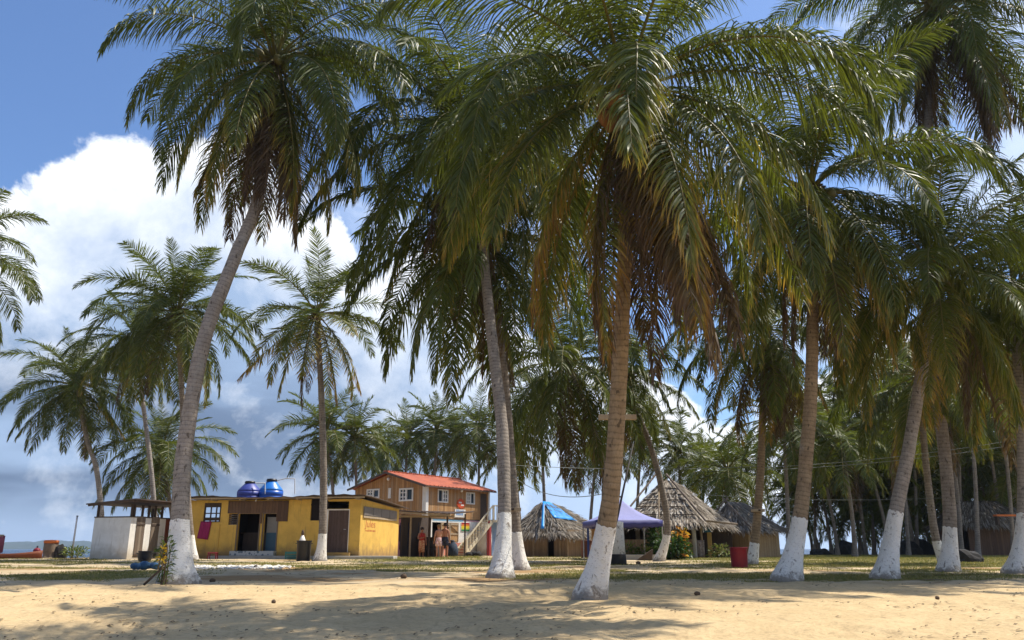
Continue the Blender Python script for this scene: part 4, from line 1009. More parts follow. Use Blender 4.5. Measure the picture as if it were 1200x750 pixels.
# ---- the boarded two-storey house
def boarded_house():
    C = G(497, 53.0); v = Vector((.575, .818, 0)); 
    a = math.atan2(v.y, v.x)                                   # facade runs from the near corner to the right and away
    fr = Frame(C.x, C.y, a, C.z)
    th = fr.thing('boarded_house', 'two storey house with weathered board upper floor and orange roof, outside stairs', 'house')
    f = fr.rect_front
    L = fr.on_front(572.5, 640)[0]; Wg = 6.3
    zf = fr.on_front(520, 607.5)[1]                            # floor level of the upper storey
    ze = fr.on_front(498, 569)[1]; zeR = fr.on_front(572, 574.5)[1]; ze = (ze + zeR) / 2
    # lower storey
    gate = f(516, 612.5, 537, 635); op = f(506.5, 612, 515, 622.5); op = (op[0], gate[0] - .04, gate[3] - (op[3] - op[2]), gate[3])
    lo = MB(); hole = (op[0], gate[1], gate[2], gate[3])
    wall(lo, (.0, .0), (L, .0), -.3, zf - .05, .15, [hole])
    wall(lo, (L, .153), (L, Wg), -.3, zf - .05, .15); wall(lo, (L - .153, Wg), (.153, Wg), -.3, zf - .05, .15)
    lo.build('wall', M['white'], th)
    lg = MB(); dr = [(Wg - 3.4, Wg - 2.5, .02, 2.0)]
    wall(lg, (0, Wg), (0, .003), -.3, zf - .05, .15, [(Wg - 3.9, Wg - 2.9, -.29, 1.95), (Wg - 2.3, Wg - 1.3, .9, 1.9)]); o = lg.build('gable_wall', M['pink'], th); o['label'] = 'dull pink lower gable wall'
    lg = MB(); lg.box(.4, .5, .3, Wg - .3, -.2, zf - .1); lg.build('dark_partition', M['dark'], th)  # near-black panel, painted as the shade behind the gable openings
    bd = MB(); bd.box(.16, L - .16, .9, .95, -.2, zf - .1); bd.build('dark_partition', M['dark'], th)
    # upper storey of boards
    wins = [f(512.7, 573.5, 524.8, 589), f(546, 577, 556, 591)]; door = f(563, 578.5, 570.5, 606); door = (door[0], door[1], zf + .02, door[3])
    s = fr.on_side
    def rs(x0, y0, x1, y1): return fr.rect_side(x0, y0, x1, y1, 0)
    gw = [rs(468, 572, 484.5, 587.3), rs(430, 573, 445, 584)]; vent = [rs(455.3, 572, 458.3, 584)]
    up = MB(); wall(up, (0, 0), (L, 0), zf, ze, .12, [*wins, door])
    wall(up, (L, .123), (L, Wg), zf, ze, .12); wall(up, (L - .123, Wg), (.123, Wg), zf, ze, .12)
    inv = lambda r: (Wg - r[1], Wg - r[0], r[2], r[3])
    wall(up, (0, Wg), (0, .123), zf, ze, .12, [inv(g) for g in gw if g[3] < ze - .02] )
    # gable triangles
    rp = fr.on_side(455, 554.5)[1]; ym = Wg / 2
    for x0 in (0, L - .12):
        n = len(up.v); up.v += [(x0, .0, ze + .002), (x0, Wg, ze + .002), (x0, ym, rp - .05), (x0 + .12, .0, ze + .002), (x0 + .12, Wg, ze + .002), (x0 + .12, ym, rp - .05)]
        up.f += [(n, n + 2, n + 1), (n + 3, n + 4, n + 5), (n, n + 3, n + 5, n + 2), (n + 1, n + 2, n + 5, n + 4), (n, n + 1, n + 4, n + 3)]
    up.build('board_wall', M['boards'], th)
    fl = MB(); fl.box(-.03, L + .03, -.03, Wg + .03, zf - .048, zf - .003); fl.build('floor_edge', M['dark_wood'], th)
    iw = MB(); iw.box(.3, L - .3, .7, .75, zf + .01, ze - .05); iw.box(.7, .75, .8, Wg - .3, zf + .01, ze - .05); iw.build('dark_partition', M['dark'], th)  # upstairs panels coloured near-black for the shade inside
    # roof
    ov = .32; ovg = .45; k = (rp - ze) / ym
    rb = MB(); n = 60
    for side in (0, 1):
        for i in range(n):
            x0 = -ovg + (L + 2 * ovg) * i / n; x1 = -ovg + (L + 2 * ovg) * (i + 1) / n; h0 = .03 * math.sin(i * 2.1); h1 = .03 * math.sin((i + 1) * 2.1)
            if side == 0: A = (-ov, ze - ov * k); B = (ym, rp)
            else: A = (Wg + ov, ze - ov * k); B = (ym, rp)
            q = [(x0, A[0], A[1] + h0 + .05), (x1, A[0], A[1] + h1 + .05), (x1, B[0], B[1] + h1 + .05), (x0, B[0], B[1] + h0 + .05)]
            rb.hexa([(x, y, z) for x, y, z in q] + [(x, y, z + .035) for x, y, z in q])
    rb.bar((-ovg - .02, ym, rp + .10), (L + ovg + .02, ym, rp + .10), .34, .06)
    roof = rb.build('roof', M['roof_orange'], th)
    fa = MB()
    fa.bar((-ovg - .03, -ov, ze - ov * k + .0), (-ovg - .03, ym, rp), .04, .13); fa.bar((-ovg - .03, Wg + ov, ze - ov * k), (-ovg - .03, ym, rp), .04, .13)
    fa.bar((-ovg, -ov, ze - ov * k - .0), (L + ovg, -ov, ze - ov * k), .05, .08); fa.build('fascia', M['roof_edge'], th)
    for r in wins: window_unit(th, 'x', r, .03, 'white', 0, 0, .08, .08, half=1 if r is wins[0] else 0)
    for r in gw:
        if r[3] < ze - .02: window_unit(th, 'y', r, .03, 'white', 0, 0, .10, .08, half=1)
        else:
            window_unit(th, 'y', (r[0], r[1], r[2], ze - .03), -.05, 'white', 3, 1, .07, .05)
    for r in vent: m = MB(); m.box(-.05, -.004, r[0], r[0] + .22, r[2], r[3]); m.build('trim_board', M['white'], th)
    cb = MB(); cb.box(-.05, -.003, -.05, .26, zf, ze + .02); cb.box(-.002, .20, -.05, -.003, zf, ze - .05); cb.build('corner_trim', M['white'], th)
    cb = MB(); cb.box(L - .10, L + .05, -.05, -.003, zf, ze - .1); cb.build('corner_trim', M['white'], th)
    dm = MB(); dm.box(door[0] + .02, door[1] - .02, .03, .07, door[2], door[3]); o = dm.build('door', M['dark_wood'], th); o['label'] = 'dark brown upper door'
    # gate, with a diagonal brace on each leaf
    for j in range(2):
        w = (gate[1] - gate[0]) / 2; a0 = gate[0] + j * w + .02; a1 = a0 + w - .04
        m = MB(); m.box(a0, a1, -.03, .02, gate[2] + .02, gate[3] - .02); g = m.build('gate_leaf', M['gate_wood'], th)
        m = MB(); zt = gate[3] - .1; zb = gate[2] + .1
        for z in (zb + .4, zt): m.box(a0, a1, -.06, -.032, z - .05, z + .05)
        m.bar((a0 + .05, -.05, zt - .08) if j else (a1 - .05, -.05, zt - .08), (a1 - .05, -.05, zb + .48) if j else (a0 + .05, -.05, zb + .48), .02, .09, (0, 1, 0)); m.box(a0, a0 + .07, -.058, -.034, gate[2] + .03, gate[3] - .03); m.box(a1 - .07, a1, -.058, -.034, gate[2] + .03, gate[3] - .03); m.build('brace', M['pale_wood'], g)
    # painted bands on the white wall
    m = MB(); bnd = f(507.5, 607.8, 543, 610.7); m.box(bnd[0], bnd[1], -.008, -.002, bnd[2], zf - .06); m.build('painted_band', M['light_blue'], th)
    m = MB(); b2 = f(543, 607.8, 566, 611.5); m.box(bnd[1] + .003, b2[1], -.008, -.002, b2[2], zf - .06); o = m.build('painted_band', plain('pale_pink', (.75, .45, .50), .8), th); o['label'] = 'pale pink painted band'
    m = MB(); b3 = f(520, 636, 543, 646); m.box(b3[0], b3[1], -.012, -.002, 0.05, b3[3]); m.build('dado', plain('salmon_paint', (.62, .25, .18), .8), th)
    m = MB(); b4 = f(497.6, 608, 506, 648); m.box(b4[0] + .12, b4[0] + .42, -.03, -.003, 0, zf - .06); o = m.build('painted_post', M['pink'], th)
    # rainbow flag painted panel: five stripes
    fg = f(540, 612.5, 550, 622.5); m = MB(); m.box(fg[0], fg[1], -.03, -.003, fg[2], fg[3]); pn = m.build('flag_panel', M['white'], th)
    cols = [(.42, .03, .03), (.72, .22, .03), (.80, .58, .03), (.55, .55, .05), (.04, .22, .10)]
    for i, c in enumerate(cols):
        hgt = (fg[3] - fg[2]) / 5; m = MB(); z = fg[3] - (i + 1) * hgt; m.box(fg[0] + .02, fg[1] - .02, -.035, -.032, z + .002, z + hgt - .002); m.build('stripe', plain('flag_stripe', c, .7, .3, .1), pn)
    # signs: a red emblem, and a white board with blue strokes below it
    e = f(534.5, 584, 545, 597); m = MB(); cx = (e[0] + e[1]) / 2; cz = (e[2] + e[3]) / 2; rw = (e[1] - e[0]) / 2; rh = (e[3] - e[2]) / 2
    pts = []
    for i in range(26):
        an = 2 * math.pi * i / 26; rr = 1 if i % 2 == 0 else .72; pts.append((cx + math.cos(an) * rw * rr, cz + math.sin(an) * rh * rr))
    n = len(m.v); m.v += [(x, -.05, z) for x, z in pts] + [(x, -.004, z) for x, z in pts]; m.f.append(tuple(range(n, n + 26))); 
    for i in range(26): m.f.append((n + i, n + (i + 1) % 26, n + 26 + (i + 1) % 26, n + 26 + i))
    sg = m.build('emblem_sign', plain('sign_red', (.62, .09, .025), .6), th)
    m = MB(); m.box(cx - rw * .55, cx + rw * .1, -.055, -.052, cz + rh * .1, cz + rh * .35); m.box(cx - .05 * rw, cx + rw * .6, -.055, -.052, cz - rh * .35, cz - rh * .12); m.build('emblem_mark', M['white'], sg)
    e = f(532.5, 597, 545, 606.3); m = MB(); m.box(e[0], e[1], -.045, -.004, e[2], e[3]); sg = m.build('sign_board', M['white'], th)
    m = MB(); rr = random.Random(8)
    for row in (.62, .25):
        x = e[0] + .15
        while x < e[1] - .3:
            w = rr.uniform(.07, .17); z = e[2] + (e[3] - e[2]) * row; m.box(x, x + w, -.05, -.047, z, z + rr.uniform(.10, .18)); x += w + .05
    m.build('sign_mark', plain('sign_blue', (.08, .25, .55), .6), sg)
    for px, py in ((541, 575), (455, 561.5)):
        if px > 500: x, z = fr.on_front(px, py, -.15); pos = (x, -.15, z)
        else: y, z = fr.on_side(px, py, -.2); pos = (-.2, y, z)
        m = MB(); m.ball(pos, .10, 12, 8); 
        m.tube([pos, (pos[0] + (.19 if px < 500 else 0), pos[1] + (.14 if px > 500 else 0), pos[2] + .05)], .02, 6); m.build('flood_lamp', M['pvc'], th)
    # landing and stair running down to the left along the facade
    SW = 1.0; xl0 = door[0] - .15; xl1 = L + 1.15; y0 = -.15; y1 = -.15 - SW
    ld = MB(); ld.box(xl0, xl1, y1, y0, zf - .12, zf - .0); ld.build('landing', M['cream_wood'], th)
    xb = fr.on_front(545, 649, y1)[0]
    sa = (xl0, zf - .02); sb = (xb, 0.02)
    st = MB()
    for y in (y0 - .05, y1 + .0): st.bar((sa[0], y, sa[1] - .1), (sb[0], y, sb[1] + .05), .06, .24)
    st.build('stringer', M['cream_wood'], th)
    tr = MB(); n = 13
    for i in range(n): t = (i + .5) / n; x = sa[0] + (sb[0] - sa[0]) * t; z = sa[1] + (sb[1] - sa[1]) * t; tr.box(x - .13, x + .13, y1 - .01 + .04, y0 - .085, z, z + .035)
    tr.build('tread', M['cream_wood'], th); th_tr = None
    rl = MB(); hr = .95
    rl.bar((sa[0], y1 - .04, sa[1] + hr), (sb[0] + .1, y1 - .04, sb[1] + hr + .05), .05, .09); rl.bar((sa[0], y1 - .04, sa[1] + hr), (xl1, y1 - .04, zf + hr), .06, .08); rl.bar((xl1 - .03, y1, zf + hr), (xl1 - .03, y0, zf + hr), .06, .08)
    for x in (sa[0], (sa[0] + xl1) / 2, xl1 - .04): rl.box(x - .04, x + .04, y1 - .09, y1 - .012, zf - .1, zf + hr)
    for i in range(7): x = sa[0] + .15 + i * (xl1 - sa[0] - .25) / 7; rl.box(x - .018, x + .018, y1 - .055, y1 - .02, zf, zf + hr - .04)
    rl.box(sb[0] + .02, sb[0] + .14, y1 - .10, y1 - .005, -.05, sb[1] + hr + .05)
    for i in range(1, 9): t = i / 9.5; x = sa[0] + (sb[0] - sa[0]) * t; z = sa[1] + (sb[1] - sa[1]) * t; rl.box(x - .02, x + .02, y1 - .06, y1 - .035, z, z + hr)
    rl.build('railing', M['cream_wood'], th)
    po = MB(); x = fr.on_front(574.3, 640, y1)[0]; po.box(x - .10, x + .10, y1 - .02, y1 + .18, -.3, zf - .122); po.build('post', M['red_wall'], th)
    bw = MB(); bw.box(L + .16, L + 1.1, -.13, .0, -.3, zf - .122); o = bw.build('store_wall', M['blue_wall'], th); o['label'] = 'pale blue wall under the landing'
    uw = MB(); uw.box(xl0 + .3, x - .13, -.9, -.16, -.3, zf - .8); o = uw.build('under_stair_box', M['white'], th)
    return fr
BH = boarded_house()

def canopy():
    A = G(480, 47.0); B = G(523, 46.3)
    fr = Frame(A.x, A.y, math.atan2(B.y - A.y, B.x - A.x), A.z)
    th = fr.thing('bar_canopy', 'open bar shelter with low brown roof on thin posts beside the yellow building', 'shelter')
    z0 = fr.on_front(480, 604)[1]; z1 = fr.on_front(523, 606.5)[1]
    zt = (z0 + z1) / 2
    for px in (480.3, 502, 523.3):
        x = fr.on_front(px, 640)[0]; m = MB(); m.tube([(x, 0, -.15), (x + .02, .0, zt + .02)], .055, 8); o = m.build('post', M['pale_wood'] if px < 490 else M['dark_wood'], th)
    for px in (480, 523): x = fr.on_front(px, 640)[0]; m = MB(); m.tube([(x, 2.7, -.15), (x, 2.7, zt + .22)], .05, 8); m.build('post', M['dark_wood'], th)
    xa = fr.on_front(466.5, 600)[0]; xb = fr.on_front(533, 600)[0]
    rb = MB(); n = 30
    for i in range(n):
        x0 = xa + (xb - xa) * i / n; x1 = xa + (xb - xa) * (i + 1) / n; h = .02 * math.sin(i * 2.2) + .03 * mnoise.noise(Vector((i * .7, 0, 2))); sg = .25 * (1 - i / n) 
        q = [(x0, -.7, zt + .07 + h + sg), (x1, -.7, zt + .07 + h + sg), (x1, 3.0, zt + .34 + h), (x0, 3.0, zt + .34 + h)]
        rb.hexa(q + [(x, y, z + .035) for x, y, z in q])
    rb.build('roof', M['roof_edge'], th)
    bm = MB(); bm.bar((xa, .0, zt + .03), (xb, .0, zt - .02), .09, .12); bm.bar((xa, -.62, zt + .24), (xb, -.62, zt + .02), .06, .09); bm.build('beam', M['pale_wood'], th)
    ct = MB(); ct.box(xa + .1, fr.on_front(494, 640)[0], 2.2, 2.8, -.1, 1.05); ct.box(xa + .0, fr.on_front(494, 640)[0] + .1, 2.1, 2.9, 1.052, 1.10); ct.build('bar_counter', M['dark_wood'], th)
    bw = MB(); bw.box(xa + .05, xa + .15, .3, 4.2, -.1, zt + .15); bw.build('side_screen', M['dark_wood'], th)
    return fr
CN = canopy()
def hung_cloth(label, px, d, w, h, zt, mat):
    p = G(px, d); mb = MB(); n = 8
    for i in range(n):
        for j in range(6):
            def tp(i, j): return (-w / 2 + w * i / n, .04 * math.sin(i * 2.1) * (.3 + j / 6), zt - h * j / 6)
            mb.quad(tp(i, j), tp(i, j + 1), tp(i + 1, j + 1), tp(i + 1, j))
    m = mb.mesh('hanging_cloth', True, True); m.materials.append(mat); o = bpy.data.objects.new('hanging_cloth', m); link(o); o.location = p
    o.modifiers.new('cloth', 'SOLIDIFY').thickness = .012
    tag(o, label, 'cloth', 'cloths hanging in the bar shelter')
hung_cloth('dark blue cloth hanging at the left end of the bar shelter', 472.5, 48.2, .5, 1.5, 1.9, plain('navy_cloth', (.02, .035, .10), .9))
hung_cloth('blue grey cloth hanging behind the pale shelter post', 484, 49.5, .55, .9, 1.95, plain('slate_cloth', (.06, .085, .13), .9))
def chair(label, px, d, rz):
    t = thing('plastic_chair', label, 'chair', G(px, d), rz, 'black plastic chairs at the bar shelter')
    m = MB(); m.box(-.23, .23, -.22, .22, .42, .46); m.build('seat', M['black'], t, bevel=.015)
    m = MB(); m.hexa([(-.22, .20, .47), (.22, .20, .47), (.22, .24, .47), (-.22, .24, .47), (-.2, .30, .9), (.2, .30, .9), (.2, .34, .9), (-.2, .34, .9)]); m.build('backrest', M['black'], t, bevel=.01)
    for x in (-.2, .2):
        for y in (-.19, .19): m = MB(); m.bar((x, y, .42), (x * 1.1, y * 1.15, 0), .045); m.build('leg', M['black'], t)
        m = MB(); m.bar((x, -.18, .62), (x, .27, .65), .05, .03); m.bar((x, -.18, .46), (x, -.18, .61), .035); m.build('armrest', M['black'], t)
chair('black plastic chair between the middle shelter post and the couple', 506.5, 47.8, 2.6)
chair('black plastic chair left of the middle shelter post', 499, 48.2, -2.4)
chair('black plastic chair behind the shirtless couple', 519.5, 49.6, .4)
t = thing('bar_table', 'low dark table behind the black chairs under the shelter', 'table', G(503, 49.8))
MB().lathe([(.5, .70), (.5, .74)], 20).build('table_top', M['dark_wood'], t); MB().tube([(0, 0, .7), (0, 0, .05)], .05, 8).build('leg', M['dark_wood'], t); MB().lathe([(.3, 0), (.28, .05), (.06, .06)], 16).build('base', M['dark_wood'], t)
t = thing('tyre_stack', 'dark rounded sack leaning at the salmon wall below the gate', 'sack', G(529.5, 50.5))
MB().lathe([(.28, 0), (.36, .12), (.37, .4), (.28, .7), (.12, .86), (.14, .95)], 14).build('sack_body', plain('dark_sack', (.03, .045, .07), .8), t, True); MB().lathe([(.13, .84), (.15, .87), (.13, .9)], 12).build('tie', M['dark_wire'], t, True)
t = thing('laundry_heap', 'dark heap of nets at the foot of the outside stairs', 'heap', G(554, 52))
mb = MB(); rr = random.Random(4)
for i in range(9): mb.ball((rr.uniform(-.4, .4), rr.uniform(-.2, .2), .12), rr.uniform(.15, .25), 10, 6, (1, 1, .8))
mb.build('net', M['dark_rock'], t, True)

# ------------------------------------------------------------------ people
def person(label, px, d, rz, joints, mats, h=1.7, clothes=(), hairm='hair'):
    base = G(px, d); t = thing('person', label, 'person', base, rz)
    J = joints; vs = []; es = []; rs = []; idx = {}
    for name, (co, r, par) in J.items():
        idx[name] = len(vs); vs.append(Vector(co) * (h / 1.7)); rs.append(r)
        if par: es.append((idx[par], idx[name]))
    me = bpy.data.meshes.new('body'); me.from_pydata(vs, es, []); o = bpy.data.objects.new('body', me); link(o, t)
    sk = o.modifiers.new('skin', 'SKIN'); me.skin_vertices
    if not me.skin_vertices: 
        bm = bmesh.new(); bm.from_mesh(me); bm.verts.layers.skin.verify(); bm.to_mesh(me); bm.free()
    for i, v in enumerate(me.skin_vertices[0].data): v.radius = (rs[i], rs[i]) if not isinstance(rs[i], tuple) else rs[i]; v.use_root = (i == 0)
    ss = o.modifiers.new('sub', 'SUBSURF'); ss.levels = ss.render_levels = 2
    me.materials.append(mats)
    hd = Vector(J['head'][0]) * (h / 1.7)
    MB().ball(hd + Vector((0, .015, .045)), .108, 14, 10, (1, 1, .95)).build('hair', M[hairm], t, True)
    for nm, fn, mt in clothes: fn(t, nm, mt, h / 1.7)
    return t
def std_joints(arm_l='down', arm_r='down', stance=.10):
    J = {}
    J['pelvis'] = ((0, 0, .93), (.155, .11), None); J['waist'] = ((0, 0, 1.08), (.135, .10), 'pelvis'); J['chest'] = ((0, .0, 1.28), (.165, .115), 'waist'); J['shoulder'] = ((0, .01, 1.40), (.13, .085), 'chest')
    J['neck'] = ((0, 0, 1.48), (.055, .055), 'shoulder'); J['head0'] = ((0, -.015, 1.55), (.075, .085), 'neck'); J['head'] = ((0, -.02, 1.63), (.08, .098), 'head0'); J['crown'] = ((0, -.01, 1.69), (.05, .06), 'head')
    J['nose'] = ((0, -.125, 1.60), (.014, .014), 'head')
    for s, nm, arm in ((-1, 'l', arm_l), (1, 'r', arm_r)):
        J['sh' + nm] = ((s * .18, .01, 1.38), (.058, .058), 'shoulder')
        if arm == 'down': e = (s * .25, .03, 1.10); w = (s * .25, -.05, .86); hd = (s * .25, -.08, .78)
        elif arm == 'fold': e = (s * .26, -.02, 1.10); w = (s * .06, -.22, 1.14); hd = (-s * .02, -.24, 1.16)
        else: e = (s * .30, .08, 1.15); w = (s * .19, .0, .98); hd = (s * .14, -.05, .95)
        J['el' + nm] = (e, (.043, .043), 'sh' + nm); J['wr' + nm] = (w, (.03, .03), 'el' + nm); J['ha' + nm] = (hd, (.04, .022), 'wr' + nm)
        d = (Vector(hd) - Vector(w)).normalized(); sd = d.cross(Vector((0, 0, 1))); sd = sd.normalized() if sd.length > .1 else Vector((0, 1, 0))
        if abs(d.z) > .8: sd = Vector((0, 1, 0))
        for k in range(4): J['f%d%s' % (k, nm)] = (tuple(Vector(hd) + d * (.085 - .008 * abs(k - 1.4)) + sd * (.024 * (k - 1.5))), (.0095, .0095), 'ha' + nm)
        J['th' + nm] = (tuple(Vector(hd) + d * .03 - sd * .065), (.011, .011), 'ha' + nm)
        J['hi' + nm] = ((s * .085, .0, .88), (.092, .095), 'pelvis'); J['kn' + nm] = ((s * stance, -.01, .49), (.058, .06), 'hi' + nm); J['ca' + nm] = ((s * stance, .015, .34), (.053, .056), 'kn' + nm); J['an' + nm] = ((s * (stance + .01), .02, .085), (.036, .04), 'ca' + nm)
        J['he' + nm] = ((s * (stance + .01), .03, .035), (.036, .035), 'an' + nm); J['to' + nm] = ((s * (stance + .04), -.15, .025), (.042, .024), 'he' + nm)
    return J
def shorts(t, nm, mt, k, stance=.10):
    m = MB(); m.lathe([(.175, .80), (.178, .90), (.165, 1.02), (.15, 1.05)], 18)
    m.v = [(x * 1.02 * k, y * .76 * k, z * k) for x, y, z in m.v]
    for s in (-1, 1): m.tube([(s * .088 * k, 0, .86 * k), (s * (stance - .002) * k, -.004, .60 * k)], [.112 * k, .105 * k], 14)
    m.build(nm, M[mt], t, True)
def dress(t, nm, mt, k):
    m = MB(); m.lathe([(.20, .42), (.19, .6), (.185, .9), (.15, 1.08), (.185, 1.28), (.13, 1.42)], 18); m.v = [(x * k, y * .78 * k, z * k) for x, y, z in m.v]; m.build(nm, M[mt], t, True)
def sarong(t, nm, mt, k):
    m = MB(); m.lathe([(.185, .30), (.19, .6), (.19, .9), (.155, 1.06)], 18); m.v = [(x * k, y * .8 * k, z * k) for x, y, z in m.v]; m.build(nm, M[mt], t, True)
def vest(t, nm, mt, k):
    m = MB(); m.lathe([(.17, .98), (.155, 1.08), (.19, 1.28), (.175, 1.38), (.10, 1.45)], 18); m.v = [(x * k, y * .80 * k, z * k) for x, y, z in m.v]; m.build(nm, M[mt], t, True)
person('shirtless person in short pale trunks standing left in the pair before the gate', 513.5, 45.6, math.pi + .5, std_joints('fold', 'down'), M['skin'], 1.66, (('swim_trunks', shorts, 'pale_trunks'),), 'fair_hair')
person('shirtless person in dark shorts standing right in the pair, by the shelter post', 521.0, 45.8, math.pi - .3, std_joints('down', 'hip', .13), M['skin2'], 1.74, (('shorts', shorts, 'shorts'),), 'hair')
person('person in a red top and printed wrap skirt standing in the shade of the shelter', 493.6, 46.4, .4, std_joints('fold', 'down'), M['skin2'], 1.52, (('top', vest, 'red_cloth'), ('wrap_skirt', sarong, 'print_cloth')), 'hair')

# ------------------------------------------------------------------ thatched huts
def thatch(parent, faces, seed, dens=150, blade=.55, thick=.14, tone=1.0, rows=7):
    """each face: (eave a, eave b, top b, top a) in local space; a solid slab with loose palm leaf strips lying down the slope"""
    rng = np.random.default_rng(seed); V = []; Q = []; C = []; k = 0
    def add(vs, qs, cs):
        nonlocal k
        V.append(np.array(vs)); Q.append(np.array(qs) + k); C.append(np.array(cs)); k += len(vs)
    tones = np.array([[.27, .23, .18], [.34, .295, .235], [.20, .165, .125], [.40, .36, .30], [.15, .12, .09]]) * tone
    for fc in faces:
        a, b, c, d = [np.array(p, float) for p in fc]
        n = np.cross(b - a, d - a); n /= np.linalg.norm(n); n = n if n[2] > 0 else -n
        lo = [p - n * thick for p in (a, b, c, d)]
        add([a, b, c, d] + lo, [(0, 1, 2, 3), (7, 6, 5, 4), (0, 4, 5, 1), (1, 5, 6, 2), (2, 6, 7, 3), (3, 7, 4, 0)], np.repeat(tones[2:3], 8, 0) * .8)
        area = np.linalg.norm(np.cross(b - a, d - a)) / 2 + np.linalg.norm(np.cross(b - c, d - c)) / 2
        m = int(area * dens); u = rng.random(m); v = np.concatenate([rng.random(int(m * .75)) ** 1.0, rng.random(m - int(m * .75)) * .10]); rng.shuffle(v)
        # courses: strips start on evenly stepped lines
        v = np.clip((np.floor(v * rows) + rng.normal(.5, .22, m)) / rows, -.01, 1.0)
        p = (a + (b - a) * u[:, None]) * (1 - v[:, None]) + (d + (c - d) * u[:, None]) * v[:, None]
        down = (a + (b - a) * u[:, None]) - (d + (c - d) * u[:, None]); down /= np.linalg.norm(down, axis=1)[:, None] + 1e-6
        down = down + rng.normal(0, .16, (m, 3)); down /= np.linalg.norm(down, axis=1)[:, None]
        sd = np.cross(down, n); sd /= np.linalg.norm(sd, axis=1)[:, None]
        L = blade * rng.uniform(.5, 1.15, m)[:, None]; w = rng.uniform(.012, .035, m)[:, None]
        p = p + n * rng.uniform(.0, .05, m)[:, None]; e = p + down * L + n * rng.uniform(-.02, .06, m)[:, None] + np.array([0, 0, -1]) * rng.uniform(0, .10, m)[:, None]
        mid = (p + e) / 2 + n * rng.uniform(0, .04, m)[:, None]
        vs = np.stack([p - sd * w, p + sd * w, mid - sd * w, mid + sd * w, e - sd * w * .3, e + sd * w * .3], 1).reshape(-1, 3)
        i = np.arange(m)[:, None] * 6; q = np.concatenate([i + np.array([[0, 1, 3, 2]]), i + np.array([[2, 3, 5, 4]])])
        cc = tones[rng.integers(0, 5, m)] * rng.uniform(.75, 1.15, (m, 1)); cc = np.repeat(cc[:, None, :], 6, 1).reshape(-1, 3)
        add(vs, q, cc)
    me = np_mesh('thatched_roof', np.concatenate(V), np.concatenate(Q), np.concatenate(C)); me.materials.append(M['thatch'])
    o = bpy.data.objects.new('thatched_roof', me); link(o, parent); return o
def poles(mb, pts, r=.05):
    for x, y, z0, z1 in pts: mb.tube([(x, y, z0), (x + .02, y, z1)], [r, r * .9], 8)
def hut_tarp():
    C = G(611, 50); B = G(662, 48.3); fr = Frame(C.x, C.y, math.atan2(B.y - C.y, B.x - C.x), C.z)
    th = fr.thing('thatched_hut', 'reed walled hut with shaggy thatch and a blue tarpaulin over its ridge', 'hut')
    W = fr.on_front(665, 640)[0]; Dp = 4.2; H = fr.on_front(640, 625)[1]
    mb = MB(); dr = fr.rect_front(641.5, 624, 649, 649); wall(mb, (0, 0), (W, 0), -.3, H + .2, .08, [(dr[0], dr[1], -.1, H - .02)])
    wall(mb, (W, .083), (W, Dp), -.3, H + .2, .08); wall(mb, (W - .083, Dp), (.083, Dp), -.3, H + .2, .08); wall(mb, (0, Dp), (0, .083), -.3, H + .2, .08)
    mb.build('wall', M['hut_reed'], th)
    m = MB(); m.box(.2, W - .2, .6, .65, -.1, H); m.build('dark_partition', M['dark'], th)  # shade of the hut interior painted on a panel
    for px in (626.5, 657, 666): m = MB(); x = fr.on_front(px, 640)[0]; poles(m, [(x, -.07, -.2, H + .1)], .035); m.build('pole', M['pale_wood'], th)
    ax, az = fr.on_front(636.5, 589, 1.4); bx_, bz = az, az
    ev = H - .05; o = .5
    A = (-o, -o - .1, ev); B = (W + o * .3, -o - .1, ev - .08); Cc = (W + o + .1, Dp + o, ev - .05); D = (-o, Dp + o, ev); r0 = (ax, 1.2, az); r1 = (ax + .1, 2.3, az + .0)
    roof = thatch(th, [(A, B, r0, r0), (B, Cc, r1, r0), (Cc, D, r1, r1), (D, A, r0, r1)], 5, 190, .6, .16, .85)
    # tarpaulin: over the ridge and part of the right slope, with a loose strip hanging on the front
    lb = Vector(B); lc = Vector(Cc); q0 = Vector(r0); q1 = Vector(r1); n = (lc - lb).cross(q0 - lb).normalized(); n = n if n.z > 0 else -n
    def on(u, v, off=.10): return (lb.lerp(lc, u)).lerp(q0.lerp(q1, u), v) + n * off
    tb = MB(); N = 8
    for i in range(N):
        for j in range(6):
            def tp(i, j):
                u = .02 + .60 * i / N; v = .99 - (.52 + .06 * i / N) * j / 6; return on(u, v, .10 + .02 * math.sin(i * 2.3 + j))
            tb.quad(tp(i, j), tp(i, j + 1), tp(i + 1, j + 1), tp(i + 1, j))
    m = tb.mesh('tarpaulin', True, True); m.materials.append(M['tarp']); t = bpy.data.objects.new('tarpaulin', m); link(t); t.location = fr.o; t.rotation_euler = (0, 0, fr.a); t.modifiers.new('cloth', 'SOLIDIFY').thickness = .012
    tag(t, 'bright blue tarpaulin spread on the thatch of the left hut', 'tarpaulin')
    sb = MB(); x0, z0 = fr.on_front(637, 590, 1.0); x1, z1 = fr.on_front(635.5, 621, -.82)
    N = 8
    for i in range(N):
        def sp(i, s): t = i / N; return (x0 + (x1 - x0) * t + s * (.06 + .06 * t), (1.0) + (-.82 - 1.0) * t, az + .06 + (z1 - az) * t + .02 * math.sin(i))
        sb.quad(sp(i, -1), sp(i + 1, -1), sp(i + 1, 1), sp(i, 1))
    m = sb.mesh('tarpaulin_strip', True, True); m.materials.append(M['tarp']); t = bpy.data.objects.new('tarpaulin_strip', m); link(t); t.location = fr.o; t.rotation_euler = (0, 0, fr.a); t.modifiers.new('cloth', 'SOLIDIFY').thickness = .012
    tag(t, 'narrow blue strip of tarpaulin hanging down the front of the left hut thatch', 'tarpaulin')
hut_tarp()
